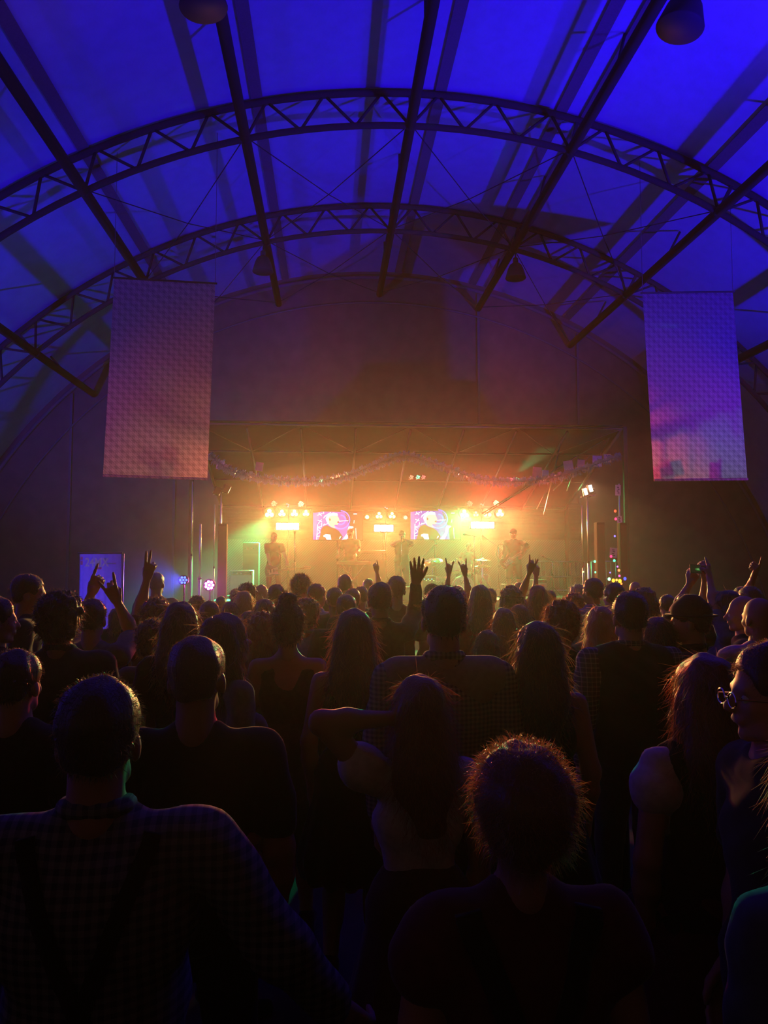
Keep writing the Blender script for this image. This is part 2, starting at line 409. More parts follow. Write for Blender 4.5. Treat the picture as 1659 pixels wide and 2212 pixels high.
# dark roof skin over the rafters
b = MB()
V = [P(xs[0], 0, .12), P(xs[-1], 0, .12), P(xs[-1], 1, .12), P(xs[0], 1, .12)]
b.add(V+[v+Vector((0, 0, .02)) for v in V], [(0, 1, 2, 3), (7, 6, 5, 4), (0, 4, 5, 1), (1, 5, 6, 2), (2, 6, 7, 3), (3, 7, 4, 0)])
b.build('roof_skin', fabric('canopy_skin', (.035, .028, .026), 5, .2), ca)
for x in (xs[0]-.05, xs[-1]+.05):
    for yy in (0, CB-CF):
        b = MB(); zt = (zf if yy == 0 else zb)-SZ+.1; b.box((x-O.x, yy, zt/2), (.1, .1, zt)); b.build('post', fabric('post_sleeve', (.03, .03, .03), 10), ca)
# right wing with slanting braces
for (p, q) in (((1045, 1112), (1225, 1000)), ((1175, 1112), (1215, 940)), ((1195, 1060), (1275, 985)), ((1225, 1060), (1250, 990)), ((1040, 1110), (1330, 935)), ((1160, 1100), (1190, 1040)), ((1250, 1060), (1320, 940))):
    b = MB(); b.tube([at(*p, 21.2)-O, at(*q, 20.6)-O], .018, 5); b.build('side_brace', m_raft, ca, True)
# backdrop behind the band: ribbed upper board, diagonally striped lower cloth
bd = empty('stage_backdrop', (O.x, 25.35, SZ)); tag(bd, 'stage backdrop with ribbed upper boards and striped lower cloth', 'backdrop')
m_rib = fabric('ribbed_board', (.13, .09, .08), 8, .12)
xb0, xb1 = at(480, 1100, 25.3).x-O.x, at(1255, 1100, 25.3).x-O.x
nr = 26; z0, z1 = at(830, 1165, 25.3).z-SZ, zb-SZ
for i in range(nr):
    h = (z1+.25-z0)/nr; b = MB(); b.box(((xb0+xb1)/2, 0, z0+h*(i+.5)), (xb1-xb0, .04+.02*(i % 2), h*.86)); b.build('ribbed_board', m_rib, bd)
m = fabric('striped_cloth', (.5, .45, .4), 10, .1); nt = m.node_tree; N = nt.nodes; L = nt.links
wv = N.new('ShaderNodeTexWave'); wv.wave_type = 'BANDS'; wv.bands_direction = 'DIAGONAL'; wv.inputs['Scale'].default_value = 7.5; wv.inputs['Distortion'].default_value = 0
mp = N.new('ShaderNodeMapping'); mp.inputs['Scale'].default_value = (1, .0, -1)
tc = N.new('ShaderNodeTexCoord'); L.new(tc.outputs['Object'], mp.inputs[0]); L.new(mp.outputs[0], wv.inputs['Vector'])
mx = N.new('ShaderNodeMix'); mx.data_type = 'RGBA'; mx.inputs[6].default_value = (.13, .11, .10, 1); mx.inputs[7].default_value = (.27, .24, .21, 1)
L.new(wv.outputs['Fac'], mx.inputs[0]); L.new(mx.outputs[2], N['Principled BSDF'].inputs['Base Color'])
b = MB(); b.box(((xb0+xb1)/2, .01, z0/2-.02), (xb1-xb0, .03, z0)); b.build('striped_cloth', m, bd)
for x in (xb0+1.6, xb0+4.4, xb0+7.0):
    b = MB(); b.box((x, -.03, z0/2), (.06, .05, z0)); b.build('batten', m_rib, bd)

# ---- video screens ----
def em(name, c, s=1.): return mat(name, (0, 0, 0), .5, emit=c, es=s, spec=0)
SCM = [em('screen_black', (.02, .01, .03), .5), em('screen_purple', (.14, .01, .9), .7), em('screen_lilac', (.26, .05, .9), .7), em('screen_white', (1, .93, .9), 1.5),
       em('screen_skin', (1, .5, .38), 1.5), em('screen_hair', (1, .97, .8), 2.2), em('screen_shirt', (.05, .012, .008), .8), em('screen_blue', (.08, .10, 1.), 1.6), em('screen_shade', (.45, .12, .08), .7)]
def screen(x0, x1, y0, y1, Y, label, bg):
    A, B_ = at(x0, y1, Y), at(x1, y0, Y); W, Hh = B_.x-A.x, B_.z-A.z
    t = empty('video_screen', ((A.x+B_.x)/2, Y, A.z)); tag(t, label, 'screen', 'video screens on the stage')
    b = MB(); b.box((0, .05, Hh/2), (W+.05, .08, Hh+.05)); b.build('housing', m_black, t, bevel=.006)
    fn = lambda u, v, w_: Vector(((u-190)/1255*W-W/2, .008-w_, (1020-v)/710*Hh))
    b = MB()
    def poly(p, mi, lay): b.cur = mi; b.prism(p, lambda u, v, w_: fn(u, v, w_+lay*.0012), .001)
    def line(p, q, wd, mi, lay):
        d = Vector((q[0]-p[0], q[1]-p[1])).normalized()*wd/2; nx, ny = -d.y, d.x
        poly([(p[0]+nx, p[1]+ny), (q[0]+nx, q[1]+ny), (q[0]-nx, q[1]-ny), (p[0]-nx, p[1]-ny)], mi, lay)
    poly([(190, 1020), (1445, 1020), (1445, 310), (190, 310)], 0, 0)
    poly([(190, 1020), (1175, 1020), (1150, 700), (1060, 540), (980, 310), (430, 305), (190, 340)], bg, 1)
    poly([(190, 1020), (270, 1020), (285, 330), (190, 340)], 2, 2)
    for p, q in (((300, 400), (425, 350)), ((330, 335), (405, 415)), ((310, 520), (415, 565)), ((405, 505), (320, 612)), ((303, 630), (285, 1020)), ((412, 590), (402, 700)), ((300, 715), (385, 735)),
                 ((300, 885), (370, 825)), ((290, 935), (370, 925)), ((300, 745), (365, 810)), ((455, 310), (460, 360)), ((455, 470), (560, 365)), ((445, 660), (480, 610)), ((440, 650), (560, 610)), ((300, 700), (400, 690)), ((470, 430), (640, 320))):
        line(p, q, 17, 3, 3)
    for r, mi in ((230, 7), (190, 2), (120, 7)):
        pp = [(890+r*math.cos(a), 510+r*math.sin(a)) for a in [math.pi*(-.5+k/14*1.25) for k in range(15)]]
        for p, q in zip(pp, pp[1:]): line(p, q, 26 if mi == 7 else 12, mi, 2)
    poly([(440, 690), (390, 780), (375, 900), (330, 1020), (905, 1020), (945, 940), (840, 790), (760, 740), (640, 705), (545, 650)], 6, 4)
    poly([(450, 905), (455, 945), (500, 950), (540, 1018), (655, 1018), (630, 890), (520, 878)], 3, 5)
    poly([(930, 1018), (1050, 1018), (1120, 870), (1160, 740), (1222, 700), (1200, 680), (1130, 670), (1085, 690), (1060, 850)], 3, 5)
    poly([(850, 1000), (880, 985), (905, 930), (870, 940)], 3, 5)
    poly([(560, 450), (575, 560), (585, 645), (640, 690), (765, 735), (725, 660), (750, 637), (812, 642), (832, 612), (800, 580), (802, 558), (862, 532), (845, 470), (812, 408), (600, 400)], 4, 5)
    poly([(505, 480), (530, 545), (560, 605), (605, 645), (585, 560), (572, 470), (605, 425), (660, 402), (818, 402), (802, 348), (700, 326), (600, 368), (540, 415)], 5, 6)
    poly([(598, 480), (600, 530), (630, 545), (640, 500), (620, 475)], 8, 6)
    poly([(800, 560), (806, 590), (845, 600), (850, 555)], 8, 6)
    line((850, 545), (1085, 532), 16, 3, 6); line((1215, 362), (1305, 360), 22, 3, 3); line((1235, 520), (1225, 600), 16, 3, 3); line((1275, 720), (1290, 1000), 12, 3, 3)
    b.build('picture', SCM, t)
    b = MB(); b.tube([(0, .12, Hh*.5), (0, .12, -A.z+SZ)], .03, 8); b.build('stand_pole', m_bm, t, True)
    b = MB(); b.box((0, .12, -A.z+SZ+.02), (.7, .5, .04)); b.build('stand_base', m_bm, t)
screen(676, 783, 1106, 1166, 24.3, 'video screen left of the singer showing a man with pale hair', 2)
screen(887, 994, 1104, 1165, 24.3, 'video screen right of the singer showing a man with pale hair', 1)

# ---- stage lights ----
PK = 1.9
def light_disc(b, c, r, n=12, y=0.): b.lathe(c, [(r, 0), (r*.9, .012), (.001, .018)], n, (0, -1, 0))
def par(px, py, c, power, label, Y=23.9, s=1., tgt=(0, 4, .6), angle=56, white=.0, trio=True, es=14, lc=None):
    p = at(px, py, Y); t = empty('par_light', p); tag(t, label, 'stage light', 'par lights on the stage')
    b = MB(); b.lathe((0, .20*s, 0), [(.09*s, 0), (.14*s, .05*s), (.15*s, .17*s), (.155*s, .2*s), (.13*s, .2*s), (.125*s, .16*s)], 20, (0, -1, 0)); b.build('housing', m_black, t, True)
    m_ = em('led_%d_%d' % (px, py), lc or c, es)
    for dx, dz in ((-.055, -.045), (.055, -.045), (0, .05)) if trio else ((0, 0),):
        b = MB(); light_disc(b, (dx*s, -.005, dz*s), (.048 if trio else .08)*s); b.build('led_lens', m_, t)
    b = MB(); b.tube([(-.17*s, .1, 0), (-.17*s, .1, .16*s), (.17*s, .1, .16*s), (.17*s, .1, 0)], .012, 6); b.build('yoke', m_bm, t)
    if power:
        o = lamp('SPOT', 'par_beam', (0, -.04, 0), power*PK, c, size=.06, angle=angle, blend=.7); o.parent = t
        d = Vector(tgt)-p; o.rotation_euler = d.to_track_quat('-Z', 'Y').to_euler()
    return t
GRN, RED, WRM, AMB = (.02, 1, .25), (1, .07, .04), (1, .55, .22), (1, .30, .08)
par(582, 1108, GRN, 11000, 'green par light at the left end of the left cluster', s=1.25, tgt=(-3.8, 20.0, -.6), angle=56)
par(609, 1108, WRM, 600, 'warm white par light, second in the left cluster', tgt=(-2, 6, 1.6))
par(636, 1108, RED, 2600, 'warm white par light, third in the left cluster', tgt=(0, 8, .9), lc=WRM)
par(661, 1108, GRN, 200, 'pale green par light at the right end of the left cluster', s=.9, tgt=(4, 10, 1))
par(793, 1117, AMB, 120, 'small amber par light at the left end of the middle cluster', s=.75, trio=False)
par(819, 1113, RED, 600, 'amber par light, second in the middle cluster', tgt=(-1, 4, 1.4), lc=AMB)
par(847, 1113, AMB, 420, 'amber par light, third in the middle cluster', tgt=(2.5, 4, 1.4))
par(876, 1118, RED, 200, 'small amber par light at the right end of the middle cluster', s=.75, trio=False)
par(1003, 1109, GRN, 3000, 'green par light at the left end of the right cluster', s=1.2, tgt=(2.4, 17, 0.3), angle=55)
par(1028, 1110, RED, 60, 'red-rimmed par light, second in the right cluster', s=.8)
par(1053, 1108, RED, 4500, 'red par light, third in the right cluster', s=1.25, tgt=(5.0, 4, 1.3), angle=60)
par(1080, 1108, GRN, 1300, 'green par light at the right end of the right cluster', s=1.1, tgt=(10, 14, 0), angle=70)
def crossbar(px, py0, x0, x1, yb, label, Y=24.0):
    p = at(px, yb, Y); t = empty('light_stand', (p.x, Y, SZ)); tag(t, label, 'stand', 'light stands on the stage')
    a, c = at(x0, py0, Y), at(x1, py0, Y)
    b = MB(); b.tube([(0, .12, 0), (0, .12, a.z-SZ)], .025, 8); b.build('pole', m_bm, t, True)
    b = MB(); b.tube([(a.x-p.x, .12, a.z-SZ), (c.x-p.x, .12, a.z-SZ)], .025, 8); b.build('crossbar', m_bm, t, True)
    for k in range(3):
        an = k*2.094+.5; b = MB(); b.tube([(0, .12, .55), (.5*math.cos(an), .12+.5*math.sin(an), .02)], .015, 6); b.build('leg', m_bm, t)
crossbar(622, 1098, 572, 670, 1250, 'light stand carrying the left cluster of par lights')
crossbar(834, 1103, 785, 884, 1250, 'light stand carrying the middle cluster of par lights')
crossbar(1042, 1098, 994, 1090, 1250, 'light stand carrying the right cluster of par lights')
# blinder bars
def blinder(x0, x1, py, cols, power, label, lc, Y=23.7, tgt=(0, 2, 1.6), es=30):
    a, c = at(x0, py, Y), at(x1, py, Y); W = c.x-a.x; t = empty('led_bar', ((a.x+c.x)/2, Y, a.z)); tag(t, label, 'stage light', 'led bars on the stage')
    b = MB(); b.box((0, .09, 0), (W+.06, .14, .24)); b.build('housing', m_black, t, bevel=.01)
    n = len(cols)
    for i, cc in enumerate(cols):
        b = MB(); b.box((-W/2+W*(i+.5)/n, .01, 0), (W/n*.86, .03, .19)); b.build('led_cell', em('cell_%d_%d' % (x0, i), cc, es), t, bevel=.012)
    b = MB(); b.tube([(0, .2, 0), (0, .2, -(a.z-SZ))], .02, 6); b.build('pole', m_bm, t)
    for pw, l_, an in power:
        o = lamp('SPOT', 'bar_beam', (0, -.05, 0), pw*PK, l_, size=.10, angle=an, blend=1.); o.parent = t
        d = Vector(tgt)-t.location; o.rotation_euler = d.to_track_quat('-Z', 'Y').to_euler()
W1 = (1, .9, .62)
blinder(596, 646, 1137, [(1, .95, .6), W1, W1, (.9, 1, .5)], [(950, (1, .20, .06), 84), (1000, (.12, 1, .14), 76), (60, (1, .3, .1), 165)], 'glaring white led bar behind the bass player', W1, tgt=(-1, 8, -.8))
blinder(808, 850, 1141, [W1, W1, W1], [(2000, (1, .20, .07), 88), (480, (.4, 1, .12), 76), (110, (1, .2, .08), 165)], 'glaring yellow white led bar beside the singer', W1, tgt=(0, 8, -.8), es=34)
blinder(1017, 1068, 1134, [(1, .85, .6), (.3, 1, .9), (.5, 1, .9), (1, .95, .5), (.7, 1, .8)], [(500, (.15, 1, .25), 76), (900, (1, .2, .08), 84)], 'white and green led bar behind the drummer', W1, tgt=(3, 10, -.5), es=22)
# derby effect lights: a dome of small coloured dots
def derby(px, py, c, label, Y=24.0, r=.09, n=22):
    p = at(px, py, Y); t = empty('effect_light', p); tag(t, label, 'stage light', 'small effect lights above the par lights')
    b = MB(); b.ell((0, 0, 0), (r, r, r), 14, 9); b.build('dome', m_black, t, True)
    b = MB(); b.box((0, r*.8, 0), (r*2.2, r, r*1.6)); b.build('housing', m_black, t)
    m_ = em('dots_%d' % px, c, 5)
    for k in range(n):
        f = (k+.5)/n; rr = math.sqrt(f)*.97; a = k*2.39996
        d = Vector((rr*math.cos(a), -math.sqrt(max(0, 1-rr*rr))-.12, rr*math.sin(a)))
        b = MB(); b.ell(d*r, (.012, .012, .012), 6, 4); b.build('dot', m_, t)
    return t
derby(592, 1088, (1, .2, .12), 'red dotted effect light above the left cluster')
derby(650, 1089, (.5, 1, .3), 'green dotted effect light above the left cluster')
derby(1014, 1088, (1, .12, .08), 'red dotted effect light above the right cluster')
gd = derby(1071, 1087, (.1, 1, .35), 'green dotted effect light throwing a beam up to the right')
derby(622, 1091, (1, .35, .6), 'pink white point light above the left cluster', r=.06, n=3)
derby(834, 1098, (1, .9, .8), 'white point light above the middle cluster', r=.05, n=2)
derby(1041, 1091, (1, .5, .45), 'tiny pinkish point light above the right cluster', r=.05, n=2)
for q, cc, pw, an in (((1130, 1010), (.1, 1, .35), 1500, 14),):
    o = lamp('SPOT', 'green_beam', (0, -.1, 0), pw, cc, size=.03, angle=an, blend=.9); o.parent = gd
    d = at(1200, 940, 21.0)-gd.location; o.rotation_euler = d.to_track_quat('-Z', 'Y').to_euler()
# dotted projector reflections in the canopy, built as small glowing domes
for x, y, c, lb in ((888, 1031, (1, .15, .1), 'glowing red dot reflection left of the pair under the canopy ridge'), (902, 1031, (.1, 1, .4), 'glowing green dot reflection under the canopy ridge'), (914, 1031, (.8, .1, .1), 'faint glowing red dot reflection right of the green one under the canopy ridge'),
                    (1102, 1036, (1, .1, .12), 'glowing red dot reflection behind the right garland swag'), (1116, 1036, (.1, 1, .4), 'glowing green dot reflection behind the right garland swag'),
                    (694, 1039, (.2, .8, .35), 'dim glowing green dot reflection behind the left garland swag')):
    derby(x, y, c, lb, Y=19.75, r=.055, n=9)

# ---- garland: tinsel swags ----
pts = [at(x, y, 19.7) for x, y in ((452, 982), (500, 1016), (560, 1032), (620, 1038), (690, 1038), (740, 1030), (800, 1008), (845, 990), (878, 984), (915, 994), (970, 1012), (1030, 1034), (1090, 1040), (1150, 1038), (1210, 1028), (1262, 1012), (1340, 984))]
def cat(P_, n):
    out = []
    for i in range(len(P_)-1):
        p0, p1, p2, p3 = P_[max(i-1, 0)], P_[i], P_[i+1], P_[min(i+2, len(P_)-1)]
        for k in range(n):
            t = k/n; out.append(.5*((2*p1)+(p2-p0)*t+(2*p0-5*p1+4*p2-p3)*t*t+(3*p1-p0-3*p2+p3)*t**3))
    return out+[P_[-1]]
path = cat(pts, 26)
g = empty('tinsel_garland', path[len(path)//2]); tag(g, 'shimmering blue silver tinsel garland in two swags across the stage front', 'garland')
O2 = g.location
b = MB(); b.tube([p-O2 for p in path], .012, 5); b.build('cord', m_chrome, g)
b = MB(); rnd = random.Random(3)
for i, p in enumerate(path[:-1]):
    t = (path[i+1]-p).normalized(); sag = 1+.25*math.sin(i*.9)
    for k in range(16):
        a = rnd.uniform(0, 2*math.pi); u = Vector((0, math.cos(a), math.sin(a))); u = (u-t*u.dot(t)).normalized()
        q = p-O2+t*rnd.uniform(-.02, .02); L_ = rnd.uniform(.07, .13)*sag; s = t.cross(u)*rnd.uniform(.012, .022)+t*.01
        e = q+u*L_+Vector((rnd.uniform(-.02, .02), 0, -.02)); b.add([q-s*.4, q+s*.4, e+s, e-s], [(0, 1, 2, 3)])
tag(b.build('tinsel', fabric('tinsel_foil', (.14, .20, .55), 90, .5, .25, .35), g), kind='stuff')
# bunting papers behind the garland on the right
for i, (x, y, s) in enumerate(((1160, 1020, .24), (1178, 1024, .18), (1228, 1007, .26), (1255, 1002, .2), (1290, 996, .26), (1312, 990, .2), (560, 1008, .2), (476, 1004, .2))):
    p = at(x, y, 20.4); b = MB(); b.box((0, 0, 0), (s, .008, s*1.15), (0, R_(rnd.uniform(-12, 12)), 0))
    tag(b.build('paper_bunting', fabric('paper_%d' % (i % 3), ((.5, .25, .3), (.3, .3, .6), (.5, .45, .4))[i % 3], 10), loc=p), 'paper bunting sheet ' + ['above the right garland swag, first from its low point', 'above the right garland swag, second from its low point', 'reddish, high on the right garland swag', 'small, high on the right garland swag', 'bluish, near the right end of the garland', 'at the very right end of the garland', 'over the left garland swag', 'at the left end of the garland'][i], 'bunting', 'paper bunting')

# ---- hanging banners ----
mb = fabric('houndstooth_banner', (.45, .4, .45), 200, .1); nt = mb.node_tree; N = nt.nodes; L = nt.links
tc = N.new('ShaderNodeTexCoord'); sp = N.new('ShaderNodeSeparateXYZ'); L.new(tc.outputs['Object'], sp.inputs[0])
def M_(op, a, b_=None, c=None):
    n = N.new('ShaderNodeMath'); n.operation = op
    for i, v in enumerate((a, b_, c)):
        if v is None: continue
        if isinstance(v, (int, float)): n.inputs[i].default_value = v
        else: L.new(v, n.inputs[i])
    return n.outputs[0]
S_ = 9
u = M_('FRACT', M_('MULTIPLY', sp.outputs[0], S_)); v = M_('FRACT', M_('MULTIPLY', sp.outputs[2], S_))
cu = M_('LESS_THAN', u, .5); cv = M_('LESS_THAN', v, .5)
dg = M_('LESS_THAN', M_('FRACT', M_('MULTIPLY', M_('ADD', u, v), 2)), .5)
both = M_('MULTIPLY', cu, cv); one = M_('SUBTRACT', M_('ADD', cu, cv), M_('MULTIPLY', both, 2))
hs = M_('MULTIPLY', M_('ADD', both, M_('MULTIPLY', one, dg)), .62)
band = M_('SINE', M_('MULTIPLY', M_('ADD', sp.outputs[0], sp.outputs[2]), 27.))
hs = M_('ADD', hs, M_('MULTIPLY', M_('ADD', band, 1.), .19))
mx = N.new('ShaderNodeMix'); mx.data_type = 'RGBA'; mx.inputs[6].default_value = (.22, .14, .19, 1); mx.inputs[7].default_value = (.42, .27, .34, 1)
L.new(hs, mx.inputs[0]); L.new(mx.outputs[2], N['Principled BSDF'].inputs['Base Color'])
tr = N.new('ShaderNodeBsdfTranslucent'); L.new(mx.outputs[2], tr.inputs[0]); ms = N.new('ShaderNodeMixShader'); ms.inputs[0].default_value = .3
L.new(N['Principled BSDF'].outputs[0], ms.inputs[1]); L.new(tr.outputs[0], ms.inputs[2]); L.new(ms.outputs[0], N['Material Output'].inputs['Surface'])
def banner(c, Ya, Yb, label):
    tl, trr, br, bl = at(*c[0], Ya), at(*c[1], Yb), at(*c[2], Yb), at(*c[3], Ya)
    O3 = (tl+trr)/2; t = empty('hanging_banner', O3, math.atan2(trr.y-tl.y, trr.x-tl.x)); tag(t, label, 'banner', 'hanging banners')
    Ri = t.rotation_euler.to_matrix().inverted(); q = [Ri @ (p-O3) for p in (tl, trr, br, bl)]
    nx, nz = 16, 28; V = []; Fc = []
    for k in (0, .012):
        for j in range(nz+1):
            for i in range(nx+1):
                uu, vv = i/nx, j/nz; p = (q[0]*(1-uu)+q[1]*uu)*(1-vv)+(q[3]*(1-uu)+q[2]*uu)*vv
                V.append(p+Vector((0, k+.02*math.sin(uu*7+vv*2)*vv, 0)))
    n0 = (nx+1)*(nz+1); id_ = lambda i, j, k: k*n0+j*(nx+1)+i
    for j in range(nz):
        for i in range(nx):
            Fc += [(id_(i, j, 0), id_(i, j+1, 0), id_(i+1, j+1, 0), id_(i+1, j, 0))]
    b = MB(); b.add(V[:n0], Fc); b.build('cloth', mb, t, True)
    b = MB(); b.tube([q[0]-Vector((.04, 0, 0)), q[1]+Vector((.04, 0, 0))], .022, 8); b.build('top_bar', m_bm, t)
    b = MB(); b.tube([q[3]-Vector((.0, 0, .0)), q[2]+Vector((.0, 0, .0))], .028, 8); b.build('bottom_bar', mb, t)
    for p in (q[0], q[1]):
        wz = (t.matrix_basis @ p); zt = TZ+math.sqrt(RM**2-(wz.x-TX)**2)-.06
        b = MB(); b.tube([p, p+Vector((0, 0, zt-wz.z))], .006, 5); b.build('cord', m_strap, t)
banner(((247, 600), (465, 612), (448, 1035), (222, 1027)), 16.1, 16.5, 'houndstooth patterned banner hanging left of the stage')
banner(((1388, 633), (1583, 630), (1615, 1035), (1413, 1037)), 16.4, 16.4, 'houndstooth patterned banner hanging right of the stage')
# ---------------- people ----------------
SKIN = [mat('skin_light', (.50, .30, .22), .55), mat('skin_tan', (.40, .22, .15), .55)]
HAIR = {'black': hairmat('hair_black', (.012, .009, .008)), 'brown': hairmat('hair_brown', (.05, .028, .016)), 'auburn': hairmat('hair_auburn', (.14, .04, .016)),
        'blond': hairmat('hair_blond', (.42, .27, .12), .9), 'grey': hairmat('hair_grey', (.25, .23, .21))}
STRAND = {}
for k_, c_ in (('black', (.10, .07, .05)), ('brown', (.30, .18, .10)), ('auburn', (.5, .2, .09)), ('blond', (.8, .62, .38)), ('grey', (.6, .55, .5))):
    m_ = mat('strand_'+k_, tuple(v*.4 for v in c_), .35, spec=1.); nt = m_.node_tree; tr = nt.nodes.new('ShaderNodeBsdfTranslucent'); tr.inputs[0].default_value = (*c_, 1)
    ms = nt.nodes.new('ShaderNodeMixShader'); ms.inputs[0].default_value = .42; nt.links.new(nt.nodes['Principled BSDF'].outputs[0], ms.inputs[1]); nt.links.new(tr.outputs[0], ms.inputs[2]); nt.links.new(ms.outputs[0], nt.nodes['Material Output'].inputs['Surface']); STRAND[k_] = m_
CL = {}
def cloth(n):
    if n in CL: return CL[n]
    tb = {'black': (.012, .012, .014), 'charcoal': (.03, .03, .034), 'white': (.62, .6, .6), 'grey': (.16, .16, .17), 'navy': (.015, .02, .05), 'green': (.03, .10, .05), 'red': (.22, .04, .04), 'maroon': (.10, .025, .03),
          'blue': (.06, .10, .22), 'lightblue': (.30, .36, .5), 'denim': (.07, .10, .17), 'olive': (.07, .07, .035), 'pink': (.45, .22, .26), 'beige': (.33, .27, .2), 'purple': (.12, .06, .2), 'brown': (.08, .045, .03)}
    if n == 'check_blue': m = checked('cloth_check_blue', (.20, .20, .24), (.04, .05, .09), 42)
    elif n == 'check_grey': m = checked('cloth_check_grey', (.30, .29, .30), (.10, .10, .12), 52)
    elif n == 'check_red': m = checked('cloth_check_red', (.45, .40, .38), (.28, .06, .06), 36)
    elif n == 'check_fine': m = checked('cloth_check_fine', (.10, .10, .12), (.42, .42, .45), 40, True)
    else: m = fabric('cloth_'+n, tb[n], 40, .3)
    CL[n] = m; return m

def vlerp(a, b, t): return a+(b-a)*t
def hand_prims(Wp, D, Nn, S, pose, s):
    """wrist point, finger direction, palm normal, thumb side"""
    P_ = []; D, Nn, S = [v/np.linalg.norm(v) for v in (D, Nn, S)]
    f = lambda d, n, t: Wp+(D*d+Nn*n+S*t)*s
    P_.append(cap(f(-.03, 0, 0), f(.015, 0, 0), .027*s, .027*s))
    curls = {'open': (0.05, .08, .1, .14), 'horns': (.05, .95, .95, .08), 'point': (.05, .95, .98, 1), 'fist': (.95, 1, 1, 1), 'hold': (.6, .65, .65, .6), 'relax': (.3, .35, .4, .42), 'two': (.05, .05, .95, 1)}[pose]
    spread = {'open': .16, 'horns': .25, 'two': .2}.get(pose, .05)
    bases = (.032, .011, -.011, -.031); lens = ((.044, .027, .022), (.049, .030, .024), (.045, .028, .023), (.036, .021, .020))
    for i in range(4):
        kb = (.088, .092, .088, .080)[i]
        P_.append(cap(f(.005, 0, bases[i]*.6), f(kb, 0, bases[i]), .016*s, .0125*s))
        a = 0.; p = f(kb, 0, bases[i]); fan = spread*(1.5-i)/1.5
        for j, L_ in enumerate(lens[i]):
            a += curls[i]*(1.25, 1.45, .8)[j]
            d = D*(math.cos(a)*math.cos(fan))+Nn*math.sin(a)+S*(math.sin(fan)*math.cos(a))
            q = p+d*L_*s; P_.append(cap(p, q, (.0102-.001*j)*s, (.0095-.001*j)*s)); p = q
    tc = {'open': 0, 'relax': .3, 'hold': .5}.get(pose, 1)
    t0, t1 = f(.018, .004, .024), f(.052, .010+.012*tc, .050-.012*tc)
    t2 = f(.083-.006*tc, .016+.024*tc, .066-.046*tc); t3 = f(.105-.02*tc, .018+.03*tc, .074-.075*tc)
    P_ += [cap(t0, t1, .017*s, .0135*s), cap(t1, t2, .0125*s, .0108*s), cap(t2, t3, .0108*s, .009*s)]
    return P_
def ik(S, T, a, b, pole):
    d = T-S; L_ = np.linalg.norm(d); mx_ = (a+b)*.995
    if L_ > mx_: T = S+d*mx_/L_; d = T-S; L_ = mx_
    x = (a*a-b*b+L_*L_)/(2*L_); h = math.sqrt(max(0, a*a-x*x)); u = d/L_
    pv = pole-u*np.dot(pole, u); pv = pv/(np.linalg.norm(pv)+1e-9)
    return S+u*x+pv*h, T
PEOPLE = []
EYE = None
def eye_mesh():
    global EYE
    if EYE: return EYE
    b = MB(); b.ell((0, 0, 0), (.0125, .0125, .0125), 10, 8); b.cur = 1; b.ell((0, .0065, 0), (.0066, .0068, .0066), 8, 6)
    o = b.build('eye', [mat('eye_white', (.8, .78, .75), .2), mat('eye_iris', (.03, .02, .015), .2)], smooth=True); EYE = o.data; bpy.data.objects.remove(o); return EYE

